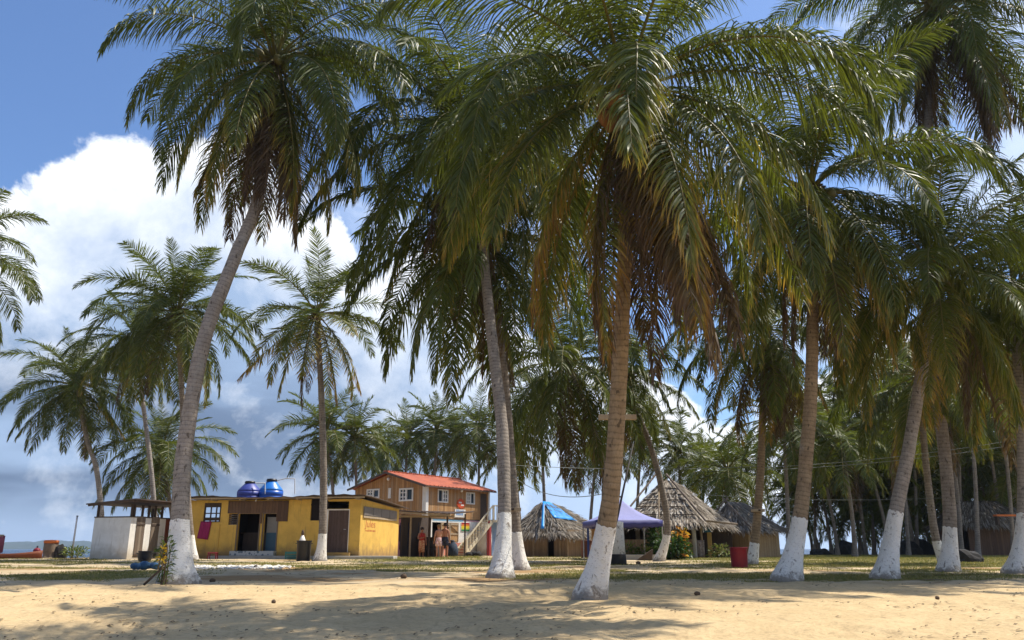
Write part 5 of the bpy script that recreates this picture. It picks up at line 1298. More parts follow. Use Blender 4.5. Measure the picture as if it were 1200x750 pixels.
def big_hut():
    A = G(728, 41.5); B = G(816, 40.5); fr = Frame(A.x, A.y, math.atan2(B.y - A.y, B.x - A.x), A.z)
    th = fr.thing('open_hut', 'large open sided hut with a tall pointed thatched roof beside the blue tent', 'hut')
    W = fr.on_front(815, 640)[0]; Dp = 4.2; H = fr.on_front(790, 613)[1]
    for px, y in ((731, 0), (772, 0), (814.5, 0), (823, 1.2)):
        x = fr.on_front(px, 640, y)[0]; m = MB(); m.tube([(x, y, -.2), (x - .03, y, H + .15)], .10 if px > 800 and y == 0 else .06, 9); m.build('post', M['concrete'] if px == 814.5 else M['pale_wood'], th)
    for x in (0, W): m = MB(); m.tube([(x, Dp, -.2), (x, Dp, H + .2)], .08, 8); m.build('post', M['dark_wood'], th)
    mb = MB(); hw = fr.on_front(760, 632)[1]; wall(mb, (.1, .05), (W - .14, .05), -.2, hw, .06); wall(mb, (W, .3), (W, 1.25), -.2, hw, .06); mb.build('low_wall', M['hut_reed'], th)
    m = MB(); m.box(-.1, W, Dp - .8, Dp - .72, -.2, H); m.box(-.12, -.04, .2, Dp - .82, -.2, H); m.build('dark_partition', M['dark_wood'], th)
    m = MB()
    for i in range(4): x = .5 + i * .55; m.box(x, x + .22, 1.8, 1.86, -.1, H - .1)
    m.build('slat_screen', M['pale_wood'], th)
    ax, az = fr.on_front(781, 563, 2.0)
    o = .75; e = H - .02; xl = fr.on_front(733, 612, -.6)[0]; xr = fr.on_front(820, 612, -.6)[0]
    E0 = (xl - .2, -o, e); E1 = (xr, -o, e - .03); E2 = (xr + 1.4, Dp * .55, e - .02); E3 = (xr + .7, Dp + o, e); E4 = (xl - .2, Dp + o, e); ap = (ax, 1.6, az); a2 = (ax + .35, 2.2, az - .05)
    thatch(th, [(E0, E1, a2, ap), (E1, E2, a2, a2), (E2, E3, a2, a2), (E3, E4, ap, a2), (E4, E0, ap, ap)], 7, 190, .6, .16, 1.15, 8)
    # battens tied across the thatch, and long poles lying on the hips
    m = MB(); p0 = Vector(E0); p1 = Vector(E1); q0 = Vector(ap); q1 = Vector(a2); n = (p1 - p0).cross(q0 - p0).normalized(); n = n if n.z > 0 else -n
    for v in (.16, .34, .50, .64, .78):
        m.bar(p0.lerp(q0, v) + n * .10, p1.lerp(q1, v) + n * .10, .05, .04)
    m.build('batten', M['dark_wood'], th)
    m = MB(); m.tube([q0 + Vector((-.45, -.1, .30)), p0 + Vector((-.05, -.1, .16))], .05, 7); m.tube([q1 + Vector((-.35, -.1, .38)), Vector(E1) + Vector((.30, .05, .12)), Vector(E2) + Vector((.25, -1.2, .0))], .055, 7); m.build('ridge_pole', M['grey_boards'], th)
    # a second lower roof wing at the right, over a blue barrel and a yellow post
    w = thing('lean_to_hut', 'thatched lean-to joined to the right side of the big hut, with a yellow post', 'hut', fr.o, fr.a)
    z1 = fr.on_front(841, 617, 1.5)[1]
    x0 = xr + .2; x1 = fr.on_front(841, 617, 1.5)[0]; zt = fr.on_front(800, 575, 3.0)[1]
    a = (x0 - .1, .9, z1 + .25); b = (x1, 1.1, z1 + .05); c = (x1 - .9, 3.6, z1 + .1); d = (x0, 3.6, z1 + .4); rr = (ax + .75, 2.6, az - .45)
    thatch(w, [(a, b, rr, rr), (b, c, rr, rr), (c, d, rr, rr)], 9, 170, .6, .14, .8)
    m = MB(); x = fr.on_front(832, 640, 1.6)[0]; m.box(x - .1, x + .1, 1.5, 1.7, -.2, z1 + .35); m.build('post', plain('ochre_post', (.52, .36, .12), .8), w)
    m = MB(); m.tube([(x1 - .6, 4.2, -.2), (x1 - .6, 4.2, z1 + .3)], .08, 8); m.build('post', M['dark_wood'], w)
    m = MB(); xx = fr.on_front(828, 640, 3.4)[0]; m.box(xx - 1.0, xx + 1.3, 3.4, 3.5, -.2, z1 + .3); m.build('dark_partition', M['dark_wood'], w)
    m = MB(); bx0 = fr.on_front(823, 613, 1.25)[0]; bx1 = fr.on_front(832, 613, 1.25)[0]; m.box(bx0, bx1 + .05, 1.2, 1.24, z1 - .28, z1 + .08); m.build('hanging_screen', plain('teal_cloth', (.03, .16, .26), .8), w)
    # washing on the low wall
    px0, px1 = 817.5, 825.5; zb = fr.on_front(821, 655, .6)[1]
    xx0 = fr.on_front(px0, 640, .25)[0]; xx1 = fr.on_front(px1, 640, .25)[0]; z0 = fr.on_front(821, 654, .25)[1]; zt = fr.on_front(821, 633, .25)[1]
    mb = MB(); N = 6
    for i in range(N):
        for j in range(5):
            def tp(i, j): return (xx0 + (xx1 - xx0) * i / N, .22 + .03 * math.sin(i * 2.0), zt - (zt - max(z0, .05)) * j / 5)
            mb.quad(tp(i, j), tp(i, j + 1), tp(i + 1, j + 1), tp(i + 1, j))
    me = mb.mesh('hanging_cloth', True, True); me.materials.append(weathered('patterned_cloth', (.55, .50, .48), (.20, .12, .13), 9, .9, .9, 0)); ob = bpy.data.objects.new('hanging_cloth', me); link(ob); ob.location = fr.o; ob.rotation_euler = (0, 0, fr.a); ob.modifiers.new('cloth', 'SOLIDIFY').thickness = .012
    tag(ob, 'pale patterned cloth draped beside the thick post of the big hut', 'cloth')
    return fr
BIG = big_hut()
def small_hut():
    A = G(838, 44.6); B = G(876, 43.2); fr = Frame(A.x, A.y, math.atan2(B.y - A.y, B.x - A.x), A.z)
    th = fr.thing('small_hut', 'small bamboo walled hut with a pointed thatched roof behind the red bin', 'hut')
    W = fr.on_front(878, 640)[0]; Dp = 3.0; H = fr.on_front(856, 619)[1]
    mb = MB(); wn = fr.rect_front(845, 622, 852.5, 632.5); wall(mb, (0, 0), (W, 0), -.3, H + .2, .07, [wn]); wall(mb, (W, .073), (W, Dp), -.3, H + .2, .07); wall(mb, (W - .073, Dp), (.073, Dp), -.3, H + .2, .07); wall(mb, (0, Dp), (0, .073), -.3, H + .2, .07)
    mb.build('wall', M['bamboo'], th)
    m = MB(); m.box(.1, W - .1, .5, .55, -.1, H); m.build('dark_partition', M['dark'], th)  # near-black panel gives the hut interior its painted shade
    window_unit(th, 'x', wn, .02, 'dark_wood', 1, 1, .05, .05)
    ax, az = fr.on_front(854, 588, .9); e = H - .02; o = .25
    A = (-o, -o, e + .1); B = (W + o, -o, e - .05); C = (W + o, Dp + o, e); D = (-o, Dp + o, e + .1); r0 = (ax, .9, az); r1 = (ax + .1, 2.0, az)
    thatch(th, [(A, B, r0, r0), (B, C, r1, r0), (C, D, r1, r1), (D, A, r0, r1)], 15, 190, .55, .14, 1.0)
    m = MB(); m.tube([Vector(r0) + Vector((-.15, -.3, .2)), Vector(B) + Vector((.1, -.05, .10))], .05, 7); m.tube([Vector(r0) + Vector((.15, -.3, .2)), Vector(A) + Vector((-.1, -.05, .12))], .05, 7); m.build('hip_pole', M['grey_boards'], th)
small_hut()
def far_hut():
    A = G(1146, 56); fr = Frame(A.x, A.y, -.15, A.z)
    th = fr.thing('far_hut', 'brown hut with wooden door standing among the palm trunks at far right', 'hut')
    W = 3.6; H = 2.0; mb = MB(); wall(mb, (-1.4, 0), (W, 0), -.3, H, .08, [(.35, 1.05, .02, 1.75)]); wall(mb, (W, .083), (W, 3), -.3, H, .08); wall(mb, (-1.4, 3), (-1.4, .083), -.3, H, .08); wall(mb, (W - .083, 3), (-1.317, 3), -.3, H, .08); mb.build('wall', M['brown_boards'], th)
    m = MB(); m.box(.37, 1.03, .02, .06, .02, 1.74); m.build('door', M['gate_wood'], th)
    A = (-1.8, -.5, H - .1); B = (W + .5, -.5, H - .1); C = (W + .5, 3.5, H - .1); D = (-1.8, 3.5, H - .1); r0 = (0, 1.5, H + 1.6); r1 = (W - 1., 1.5, H + 1.6)
    thatch(th, [(A, B, r1, r0), (B, C, r1, r1), (C, D, r0, r1), (D, A, r0, r0)], 19, 90, .6, .14, .7)
far_hut()
def tent():
    c = P(729, 640, 37.5); gx, gy = c.x, c.y; g0 = gz(gx, gy); th = thing('canopy_tent', 'square canopy tent with faded violet top and dark blue valance', 'tent', (gx, gy, g0), .12)
    fr = Frame(gx, gy, .12, g0)
    s = 1.45; ze = fr.on_front(740, 609.5, -s)[1]; za = fr.on_front(727, 585, 0)[1]
    tb = MB(); n = 6
    for k in range(4):
        a = [(-s, -s), (s, -s), (s, s), (-s, s)][k]; b = [(s, -s), (s, s), (-s, s), (-s, -s)][k]
        for i in range(n):
            for j in range(n):
                def tp(i, j):
                    u = i / n; v = j / n; x = (a[0] + (b[0] - a[0]) * u) * (1 - v); y = (a[1] + (b[1] - a[1]) * u) * (1 - v); sag = -.16 * math.sin(math.pi * v) - .03 * math.sin(math.pi * u) * (1 - v); return (x, y, ze + (za - ze) * v + sag)
                if j == n - 1: tb.tri(tp(i, j), tp(i + 1, j), (0, 0, za))
                else: tb.quad(tp(i, j), tp(i + 1, j), tp(i + 1, j + 1), tp(i, j + 1))
    o = tb.build('tent_top', M['tent'], th, True, 0, True); o.modifiers.new('cloth', 'SOLIDIFY').thickness = .01
    vb = MB()
    for k in range(4):
        a = [(-s, -s), (s, -s), (s, s), (-s, s)][k]; b = [(s, -s), (s, s), (-s, s), (-s, -s)][k]; N = 12
        for i in range(N):
            def q(i, z):
                u = i / N; f = 1.006; zz = ze - .03 * math.sin(math.pi * u) - .005; return ((a[0] + (b[0] - a[0]) * u) * f, (a[1] + (b[1] - a[1]) * u) * f, zz + z * (1 + .15 * math.sin(i * 2.6)))
            vb.quad(q(i, 0), q(i, -.26), q(i + 1, -.26), q(i + 1, 0))
    o = vb.build('valance', M['tent_dark'], th, True, 0, True); o.modifiers.new('cloth', 'SOLIDIFY').thickness = .01
    for x in (-s, s):
        for y in (-s, s): m = MB(); m.box(x * .985 - .022, x * .985 + .022, y * .985 - .022, y * .985 + .022, -.05, ze - .02); m.build('leg', M['metal'], th)
    m = MB()
    for x in (-s, s): m.bar((x * .97, -s * .97, ze - .12), (x * .97, s * .97, ze - .12), .025); m.bar((-s * .97, x * .97, ze - .12), (s * .97, x * .97, ze - .12), .025)
    m.build('scissor_frame', M['metal'], th)
    return fr
tent()
# shelf with an ochre board behind the foremost trunk, left of the tent
t = thing('sheet_roof_stand', 'thin grey sheet awning on blue posts between the left hut and the tent', 'awning', G(692, 41))
z = P(692, 614.5, 41).z - t.location.z
MB().hexa([(-.62, -.4, z), (.75, -.4, z + .07), (.75, 1.2, z + .05), (-.62, 1.2, z), (-.62, -.4, z + .03), (.75, -.4, z + .10), (.75, 1.2, z + .08), (-.62, 1.2, z + .03)]).build('awning_sheet', M['metal'], t)
for x in (-.05, .5): m = MB(); m.box(x, x + .1, .9, 1.0, -.1, z); m.build('post', plain('blue_post', (.03, .06, .22), .7), t)
m = MB(); m.box(.2, .75, 1.25, 1.3, .9, z - .05); m.build('board', plain('ochre_board', (.45, .26, .10), .8), t)
t = thing('barrel', 'rusty brown barrel in the shade under the grey awning', 'barrel', G(688, 42.5)); MB().lathe([(.28, 0), (.3, .03), (.28, .06), (.28, .4), (.3, .43), (.28, .46), (.28, .8), (.3, .83), (.27, .85)], 20).build('barrel_body', plain('rust', (.16, .06, .03), .8), t, True); MB().lathe([(.26, .852), (.25, .87)], 20).build('lid', M['dark_wood'], t)
# low concrete kerb and a leaning dark board
o = MB().box(-1.1, 1.1, -.15, .15, -.2, .22).build('concrete_kerb', M['concrete'], None, bevel=.02); o.location = G(739, 36.2); tag(o, 'low pale concrete block edging the bed in front of the blue tent', 'kerb')
o = MB().hexa([(-.75, -.1, -.05), (.0, -.1, -.05), (.0, .05, -.05), (-.75, .05, -.05), (-.02, -.1, .42), (.06, -.1, .46), (.06, .05, .46), (-.02, .05, .42)]).build('driftwood', M['dark_wood'], None, bevel=.02); o.location = G(764, 35.4); tag(o, 'dark slanting stump of driftwood at the foot of the bent palm', 'driftwood')
# dark footed white post behind the foremost palm
t = thing('stump_post', 'white painted palm stump with dark foot directly behind the foremost palm', 'stump', G(723.5, 29.5)); h = 1.25
MB().tube([(0, 0, -.1), (0, 0, .35)], [.34, .30], 14).build('stump_foot', M['dark_rock'], t, True); MB().tube([(0, 0, .352), (.03, 0, h), (.05, 0, h + .2)], [.29, .22, .2], 14).build('painted_base', M['lime'], t, True)

# ------------------------------------------------------------------ plants
def leaf_plant(name, label, cat, p, rx, ry, h, n, L, w, tones, seed, stems=6, group=None, upright=.3):
    rng = np.random.default_rng(seed); t = thing(name, label, cat, p, 0, group)
    d = rng.normal(0, 1, (n, 3)); d /= np.linalg.norm(d, axis=1)[:, None]; r = rng.random(n)[:, None] ** .45
    c = d * r * np.array([rx, ry, h * .55]) + np.array([0, 0, h * .52]); c[:, 2] = np.abs(c[:, 2])
    lump = np.array([mnoise.noise(Vector(x * 2.2 + seed)) for x in c]); c[:, :2] *= (1 + .5 * lump[:, None])
    dr = d * np.array([1, 1, .4]) + rng.normal(0, .5, (n, 3)) + np.array([0, 0, upright]); dr /= np.linalg.norm(dr, axis=1)[:, None]
    sd = np.cross(dr, rng.normal(0, 1, (n, 3))); sd /= np.linalg.norm(sd, axis=1)[:, None]
    ll = L * rng.uniform(.6, 1.2, n)[:, None]; ww = w * rng.uniform(.7, 1.2, n)[:, None]
    mid = c + dr * ll * .5; tip = c + dr * ll + np.array([0, 0, -.25]) * ll
    V = np.stack([c - sd * ww * .2, c + sd * ww * .2, mid + sd * ww, mid - sd * ww, tip + sd * ww * .15, tip - sd * ww * .15], 1).reshape(-1, 3)
    i = np.arange(n)[:, None] * 6; q = np.concatenate([i + np.array([[0, 1, 2, 3]]), i + np.array([[3, 2, 4, 5]])])
    tn = np.array(tones); C = tn[rng.integers(0, len(tn), n)] * rng.uniform(.7, 1.2, (n, 1)); C = np.repeat(C[:, None], 6, 1).reshape(-1, 3)
    me = np_mesh('foliage', V, q, C); me.materials.append(M['bush_leaf']); o = bpy.data.objects.new('foliage', me); link(o, t)
    m = MB()
    for k in range(stems): a = k * 6.28 / stems + .3; m.tube([(.04 * math.cos(a), .04 * math.sin(a), -.05), (rx * .35 * math.cos(a), ry * .35 * math.sin(a), h * .4), (rx * .6 * math.cos(a), ry * .6 * math.sin(a), h * .8)], [.018, .014, .006], 5)
    m.build('stem', M['croton_stem'], t); return t
GRN = [(.035, .075, .018), (.05, .10, .02), (.025, .055, .014)]; LIM = [(.10, .14, .03), (.14, .17, .04), (.06, .11, .025)]; ORA = [(.55, .27, .03), (.60, .36, .05), (.45, .18, .03)]
leaf_plant('flowering_bush', 'bush of orange yellow croton leaves beside the bent palm', 'bush', G(798, 37.0), .38, .4, 1.25, 260, .24, .05, ORA + GRN[:1], 3)
leaf_plant('garden_bush', 'dense green bush right of the bent palm trunk, under the orange leaves', 'bush', G(789, 36.6), .70, .5, .95, 620, .22, .05, GRN, 4)
leaf_plant('garden_bush', 'tall green bush left of the bent palm trunk beside the tent leg', 'bush', G(770, 37.4), .45, .4, 1.35, 420, .24, .05, GRN + LIM[:1], 5)
leaf_plant('garden_plant', 'small pale plant by the low wall under the tent, left one', 'plant', G(738, 36.9), .32, .3, .65, 150, .22, .03, LIM, 6)
leaf_plant('garden_plant', 'small pale plant by the low wall under the tent, nearer the bent palm', 'plant', G(753, 36.9), .3, .3, .6, 140, .22, .03, LIM + [(.2, .16, .08)], 7)
leaf_plant('garden_plant', 'low grey green plant before the small hut', 'plant', G(846, 40.0), .6, .4, .6, 260, .2, .03, LIM + [(.2, .17, .08)], 8)
leaf_plant('shore_shrub', 'pale green leafy shrub at the water edge beside the thin pole', 'shrub', G(86, 41.0), .65, .4, .5, 300, .22, .025, LIM + [(.22, .26, .06)], 9, upright=.9)
leaf_plant('trunk_plant', 'leafy green plant growing against the left palm foot', 'plant', G(194, 17.2),  .13, .14, .95, 170, .16, .016, LIM + GRN[:1], 10, 4, None, .5)
leaf_plant('yellow_flowers', 'yellow flowering stalk leaning beside the left palm foot', 'flowers', G(188.5, 17.0) + Vector((0, 0, .34)), .05, .06, .42, 46, .10, .020, [(.65, .38, .02), (.70, .46, .04), (.10, .14, .03)], 12, 2, None, .6)
t = thing('wood_prop', 'thin brown stick leaning into the plant at the left palm foot', 'stick', G(180, 17.0)); MB().tube([(-.15, 0, 0), (.12, .05, .28), (.20, .08, .45)], [.025, .022, .018], 7).build('stick_shaft', M['dark_wood'], t, True)
MB().tube([(.12, .05, .28), (.06, .04, .36)], [.012, .007], 6).build('twig', M['dark_wood'], t)
# bundle of blue cloth with a black pot by the left palm
t = thing('cloth_bundle', 'crumpled pale blue cloth bundle on the ground left of the leafy plant', 'cloth bundle', G(171.5, 24.5)); mb = MB(); rr = random.Random(2)
for i in range(8): mb.ball((rr.uniform(-.28, .28), rr.uniform(-.15, .15), .10 + rr.uniform(0, .05)), rr.uniform(.11, .17), 10, 7, (1, 1, .75))
mb.build('cloth', M['blue_cloth'], t, True)
t = thing('black_pot', 'round black cooking pot sitting on the blue cloth bundle', 'pot', G(169, 24.9, .20)); MB().lathe([(.05, -.02), (.17, .05), (.21, .18), (.19, .30), (.21, .33), (.18, .32), (.15, .1)], 18).build('pot_body', M['black'], t, True)
for sg in (-1, 1): m = MB(); m.tube([(sg * .19, -.04, .25), (sg * .26, 0, .27), (sg * .19, .04, .25)], .015, 6); m.build('handle', M['black'], t)

# ------------------------------------------------------------------ shore at left
def boat(name, label, pa, pb, beam, depth, mat, zlift=0.):
    c = (pa + pb) / 2; v = pb - pa; L = v.length; t = thing(name, label, 'boat', (c.x, c.y, gz(c.x, c.y) + zlift), math.atan2(v.y, v.x))
    N = 16; outer = []; vs = []; fs = []
    for i in range(N + 1):
        s = i / N * 2 - 1; w = beam / 2 * (1 - abs(s) ** 2.6) + .02; sh = depth * (1 + .45 * s * s); k = depth * .35 * s * s
        ring = [(-w, sh), (-w * .92, sh * .6 + k * .3), (-w * .5, k + .03), (0, k), (w * .5, k + .03), (w * .92, sh * .6 + k * .3), (w, sh), (w * .88, sh), (w * .4, k + .07), (-w * .4, k + .07), (-w * .88, sh)]
        vs += [(s * L / 2, y, z) for y, z in ring]
    K = 11
    for i in range(N):
        for k in range(K): a = i * K + k; b = i * K + (k + 1) % K; fs.append((a, b, b + K, a + K))
    fs.append(tuple(range(K))[::-1]); fs.append(tuple(N * K + k for k in range(K)))
    m = MB(); m.v = vs; m.f = fs; m.build('hull', mat, t, True)
    for s in (-.4, .3): m = MB(); w = beam / 2 * (1 - abs(s) ** 2.6) * .9; m.box(s * L / 2 - .12, s * L / 2 + .12, -w, w, depth * .8, depth * .85); m.build('thwart', M['pale_wood'], t)
    return t
boat('dugout_boat', 'long low reddish brown boat hull lying on the shore at left', G(-38, 39.0), G(48, 39.6), .95, .34, M['boat_red'], -.12)
bt = boat('fishing_boat', 'boat cut by the left edge with red, white and blue decorated high bow', G(-125, 42.5), G(1, 43.0), 1.3, .75, plain('boat_paint', (.30, .07, .10), .6), .0)
m = MB(); m.box(2.25, 2.45, -.08, .08, .98, 1.14); m.build('bow_rail', M['pale_wood'], bt)
t = thing('buoy', 'small red float sitting on the end of the low boat hull', 'float', G(41, 39.7, .24)); MB().ball((0, 0, .12), .16, 12, 8, (1, 1, .8)).build('float_body', M['red_plastic'], t, True); MB().tube([(0, 0, .24), (0, 0, .33)], [.04, .03], 8).build('float_neck', M['black'], t)
def stump():
    t = thing('tree_stump', 'thick tree stump painted orange on its cut top at the water edge', 'stump', G(56, 41.3)); m = MB(); n = 18; rows = 7
    for i in range(rows + 1):
        for k in range(n):
            a = 2 * math.pi * k / n; z = .78 * i / rows; r = .36 - .05 * i / rows + .08 * mnoise.noise(Vector((math.cos(a) * 2, math.sin(a) * 2, z * 2))) + (.12 if i == 0 else 0); m.v.append((r * math.cos(a) + .12 * (1 - z), r * math.sin(a), z + (.06 * math.cos(a - 2.6) if i == rows else 0)))
    for i in range(rows):
        for k in range(n): a = i * n + k; b = i * n + (k + 1) % n; m.f.append((a, b, b + n, a + n))
    m.build('stump_body', M['rock'], t, True)
    c = MB(); c.lathe([(.33, .70), (.345, .80), (.30, .845), (.02, .86)], 18, (.03, 0, 0)); c.build('painted_top', M['orange'], t, True)
stump()
def heap(name, label, px, d, rx, h, seed, mat='dark_rock', cat='heap', group=None):
    p = G(px, d); mb = MB(); rr = random.Random(seed)
    bm = bmesh.new(); bmesh.ops.create_icosphere(bm, subdivisions=3, radius=1)
    for v in bm.verts:
        f = 1 + .28 * mnoise.noise(v.co * 1.6 + Vector((seed, 0, 0))) + .12 * mnoise.noise(v.co * 4 + Vector((seed, 3, 0))); v.co = Vector((v.co.x * rx * f, v.co.y * rx * .7 * f, max(v.co.z * h * f, -.15)))
    me = bpy.data.meshes.new(name); bm.to_mesh(me); bm.free(); me.materials.append(M[mat]); o = bpy.data.objects.new(name, me); link(o); o.location = p; tag(o, label, cat, group)
heap('dark_boulder', 'dark pointed boulder leaning against the right side of the stump', 68.5, 41.2, .34, .62, 3, 'dark_rock', 'boulder')
heap('dark_boulder', 'flat dark boulder half hidden at the corner of the white shed', 114.5, 40.5, .22, .18, 4, 'dark_rock', 'boulder')
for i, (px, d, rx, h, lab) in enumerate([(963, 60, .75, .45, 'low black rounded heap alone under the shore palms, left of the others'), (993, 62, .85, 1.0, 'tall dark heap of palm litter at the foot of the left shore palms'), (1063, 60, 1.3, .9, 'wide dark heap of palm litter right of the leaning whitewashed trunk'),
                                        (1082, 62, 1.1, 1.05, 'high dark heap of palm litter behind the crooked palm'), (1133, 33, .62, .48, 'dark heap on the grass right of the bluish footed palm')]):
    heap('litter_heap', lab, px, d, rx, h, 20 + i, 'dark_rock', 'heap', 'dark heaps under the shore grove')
t = thing('shore_pole', 'thin upright grey pole at the water edge', 'pole', G(82.5, 42)); MB().tube([(0, 0, -.3), (0.02, 0, 2.0)], [.05, .04], 8).build('pole_shaft', M['metal'], t, True); MB().tube([(.02, 0, 2.0), (.02, 0, 2.04)], [.055, .05], 8).build('pole_cap', M['black'], t)
# folding table and ochre boards at right
t = thing('ochre_table', 'ochre painted board nailed level between the trunks at the right edge', 'board', P(1181, 604, 48)); MB().box(-.75, .75, -.2, .2, -.05, .05).build('board_plank', M['orange'], t, bevel=.01); MB().box(-.7, -.6, -.15, .15, -.55, -.053).build('bracket', M['dark_wood'], t)
t = thing('red_sign', 'small red box with a white stripe beyond the red bin, by the shore', 'box', G(887, 50)); MB().box(-.32, .32, -.25, .25, 0, .42).build('box_body', M['red_plastic'], t, bevel=.02); MB().bar((-.3, -.27, .42), (.12, -.27, .05), .02, .09).build('stripe', M['white'], t)
# board round the trunk behind the red bin, and the plank on the foremost palm
def plank_on(label, px, py, d, w, h, dep, mat, sag=False):
    t = thing('nailed_plank', label, 'plank', P(px, py, d)); MB().box(-w / 2, w / 2, -dep / 2, dep / 2, -h / 2, h / 2).build('plank_board', M[mat], t, bevel=.008)
    m = MB(); m.box(-w * .1, w * .1, -dep / 2 - .02, -dep / 2 - .002, -h * .3, h * .3); m.build('cleat', M['dark_wood'], t); return t
plank_on('wooden plank nailed level across the trunk of the foremost palm', 723.5, 489, 14.35, .66, .09, .10, 'pale_wood')
plank_on('pale board nailed round the trunk behind the red bin', 888.2, 598.3, 29.8, .40, .10, .36, 'pale_wood')
plank_on('short board nailed across the slim whitewashed palm behind the grey palm', 600.5, 597, 24.1, .5, .10, .10, 'pale_wood')
# slim dark prop leaning along the foremost trunk
t = thing('leaning_pole', 'slim dark pole leaning beside the whitewashed foot of the foremost palm', 'pole'); a = G(699, 13.8); b = P(742, 520, 14.6); t.location = a
MB().tube([(0, 0, -.05), (b - a) * .5 + Vector((.02, 0, 0)), b - a], [.022, .02, .014], 7).build('pole_shaft', M['dark_wire'], t, True); MB().tube([(b - a) * .62 + Vector((.03, 0, .03)), (b - a) * .62 + Vector((-.12, .05, .05))], .014, 6).build('lashing', M['dark_wood'], t)
t = thing('thin_post', 'thin pale post standing upright between the tent and the bent palm', 'post'); a = G(772, 37.5); b = P(772, 575, 37.5); t.location = a; MB().tube([(0, 0, -.1), b - a], [.035, .03], 8).build('post_shaft', M['pale_wood'], t, True); m = MB(); m.tube([(b - a), (b - a) + Vector((0, 0, .05))], [.045, .03], 8); m.build('post_cap', M['dark_wood'], t)
def wire(label, a, b, sag, r=.012, mat='wire', group='wires strung between the palms'):
    pts = []; N = 24
    for i in range(N + 1): t = i / N; p = a.lerp(b, t); p.z -= sag * 4 * t * (1 - t); pts.append(p)
    m = MB(); m.tube(pts, r, 5); o = m.build('wire', M[mat], None, True); tag(o, label, 'wire', group)
wire('pale level wire running behind the foremost palm', P(597, 545, 25), P(893, 546, 30), .12, .009)
wire('sagging rope strung left of the foremost palm over the left hut', P(599, 556, 24.6), P(714, 577, 15.2), .30, .008, 'wire')
wire('upper wire rising to the right edge across the grove', P(893, 548, 30), P(1290, 496, 30), .25, .010)
wire('lower wire rising to the right edge across the grove', P(893, 551, 30), P(1290, 503, 30.5), .25, .010)
wire('thin wire low across the grove between the trunks', P(830, 580, 40), P(1120, 583, 30), .15, .008)

# ------------------------------------------------------------------ grass, litter, stones
def grass():
    rng = np.random.default_rng(77); n = 420000
    y = 16.5 + (rng.random(n) ** 1.7) * 42; x = (rng.random(n) * 2 - 1) * (y * .68)
    k = (turf_mask(x, y) > .25 + .3 * rng.random(n)) & (y < edge_d(x) - .3); x, y = x[k], y[k]; n = len(x)
    z = ground_np(x, y) + relief(x, y) - .015
    h = np.interp(y, [17, 60], [.05, .085]) * rng.uniform(.5, 1.3, n); w = np.interp(y, [17, 60], [.010, .022]); a = rng.random(n) * 6.28
    lx = rng.normal(0, .6, n) * h; ly = rng.normal(0, .6, n) * h
    V = np.stack([np.stack([x - np.cos(a) * w, y - np.sin(a) * w, z], 1), np.stack([x + np.cos(a) * w, y + np.sin(a) * w, z], 1), np.stack([x + lx, y + ly, z + h], 1)], 1).reshape(-1, 3)
    f = np.arange(3 * n).reshape(-1, 3); T = np.array([(.16, .165, .042), (.22, .20, .06), (.31, .25, .10), (.12, .14, .033)]); C = np.repeat(T[rng.integers(0, 4, n)] * rng.uniform(.8, 1.2, (n, 1)), 3, 0)
    me = np_mesh('grass', V, f, C); me.materials.append(M['grass']); o = bpy.data.objects.new('grass', me); link(o); tag(o, 'short dry grass in patches behind the sand', 'grass', None, 'stuff')
grass()
def litter():
    """dry leaf strips, husk crumbs and twigs lying about on the sand"""
    rng = np.random.default_rng(99); n = 6500; y = 8.5 + rng.random(n) ** 1.3 * 24; x = (rng.random(n) * 2 - 1) * y * .66
    cl = vnoise(x / 2.2, y / 1.2, 31) + .5 * vnoise(x / .7, y / .5, 32); k = cl > rng.random(n) * .7 - .15; x, y = x[k], y[k]; n = len(x)
    z = ground_np(x, y) + relief(x, y) + .012
    L = rng.uniform(.015, .11, n) * np.where(rng.random(n) < .08, 2.2, 1); w = rng.uniform(.006, .018, n); a = rng.normal(0, .9, n); c, s = np.cos(a), np.sin(a)
    def p(u, v, h): return np.stack([x + c * u - s * v, y + s * u + c * v, z + h], 1)
    V = np.stack([p(-L / 2, -w, 0), p(-L / 2, w, 0), p(0, w, .012), p(0, -w, .012), p(L / 2, w * .4, 0.004), p(L / 2, -w * .4, .004), ], 1).reshape(-1, 3)
    i = np.arange(n)[:, None] * 6; q = np.concatenate([i + np.array([[0, 1, 2, 3]]), i + np.array([[3, 2, 4, 5]])])
    T = np.array([(.10, .07, .045), (.16, .11, .065), (.06, .042, .03), (.22, .16, .09)]); C = np.repeat(T[rng.integers(0, 4, n)], 6, 0)
    me = np_mesh('leaf_litter', V, q, C); me.materials.append(M['thatch']); o = bpy.data.objects.new('leaf_litter', me); link(o); tag(o, 'dry leaf scraps and twigs scattered on the sand', 'leaf litter', None, 'stuff')
litter()
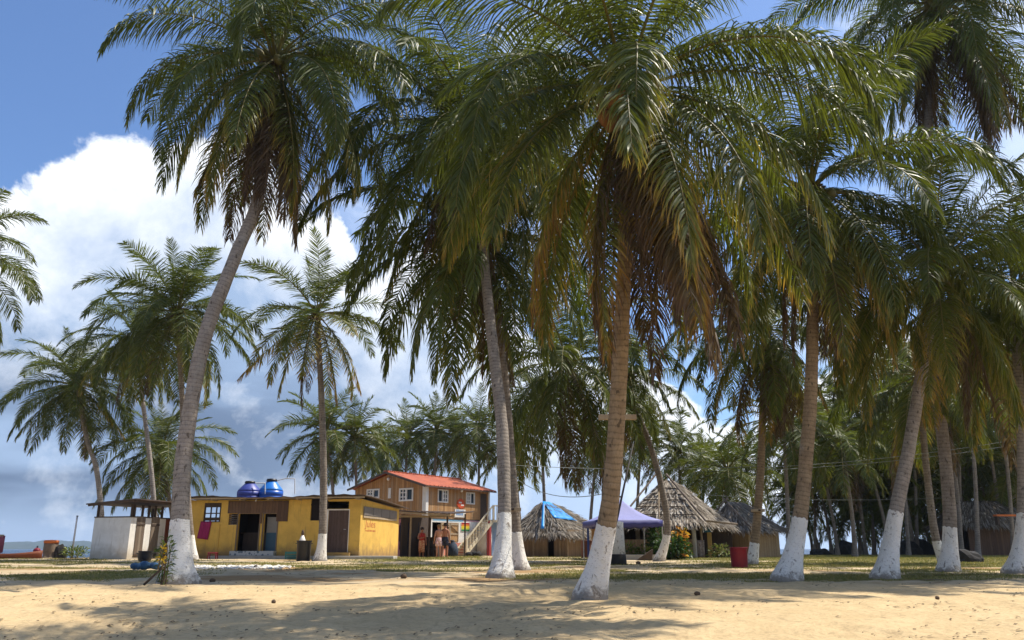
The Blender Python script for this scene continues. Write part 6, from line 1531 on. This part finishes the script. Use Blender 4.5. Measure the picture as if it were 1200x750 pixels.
def pebbles():
    rng = random.Random(12); mb = MB()
    for i in range(420):
        px = rng.uniform(228, 332); d = 26.5 + (rng.random() - .5) * 2.4 + (px - 280) * .004; p = G(px + rng.gauss(0, 6), d); r = rng.uniform(.025, .075); mb.ball((p.x, p.y, p.z + r * .3), r, 6, 4, (1, 1, .6))
    o = mb.build('white_pebbles', M['stone'], None, True); tag(o, 'spread of white stones and shells before the yellow building', 'pebbles', None, 'stuff')
pebbles()
def husk(label, px, d, s, rz, group=None):
    p = G(px, d); t = MB(); N = 14
    t.lathe([(.02, -.16), (.07, -.14), (.11, -.05), (.12, .03), (.09, .11), (.04, .155), (.015, .165)], N); t.v = [((x + .02 * mnoise.noise(Vector((x * 9, y * 9, z * 9)))) * s, (z) * s, (y + .08) * s) for x, y, z in t.v]
    o = t.build('coconut_husk', M['husk'], None, True); o.location = p + Vector((0, 0, float(relief(np.array([p.x]), np.array([p.y]))[0]))); o.rotation_euler = (0, 0, rz); tag(o, label, 'coconut husk', group)
husk('fallen brown coconut husk on the grass strip left of the grey palm', 473.5, 20.0, 0.55, .8)
husk('dark coconut husk on the sand right of the left palm foot', 251, 18.6, 0.41, 2.2)
husk('small dark husk on the sand below the yellow building', 300, 26, 0.50, .2)
husk('dark husk lying right of the foremost palm, before the tent', 748, 30.5, 0.55, 1.3)
husk('small husk alone on the lit sand at lower left', 324, 13.2, 0.28, .5)
husk('flat dark husk on the shaded sand right of the foremost palm', 815, 14.8, 0.33, 1.5)
husk('small dark husk on the sand at lower right', 1093, 13.8, 0.28, 2.5)
# roots spreading at the foot of the two right palms
def fallen_frond(label, px, d, rz, seed, L=2.2):
    rng = np.random.default_rng(seed); v, f, c = frond_arrays(rng, L, .02, .06, .95, 36, 2, .05, .15, .1, .3, .9); v[:, 2] = np.clip(v[:, 2] * .35, .0, .1) + .02
    me = np_mesh('fallen_frond', v, f, c); me.materials.append(M['leaf']); o = bpy.data.objects.new('fallen_frond', me); link(o); o.location = G(px, d, .03); o.rotation_euler = (0, 0, rz); tag(o, label, 'palm frond', 'dry fronds fallen on the ground')
fallen_frond('dry fallen frond on the grass before the right edge palm', 1165, 20.8, 3.0, 2)
fallen_frond('dry fallen frond on the sand right of the very tall palm foot', 1055, 17.8, .4, 3, 1.4)
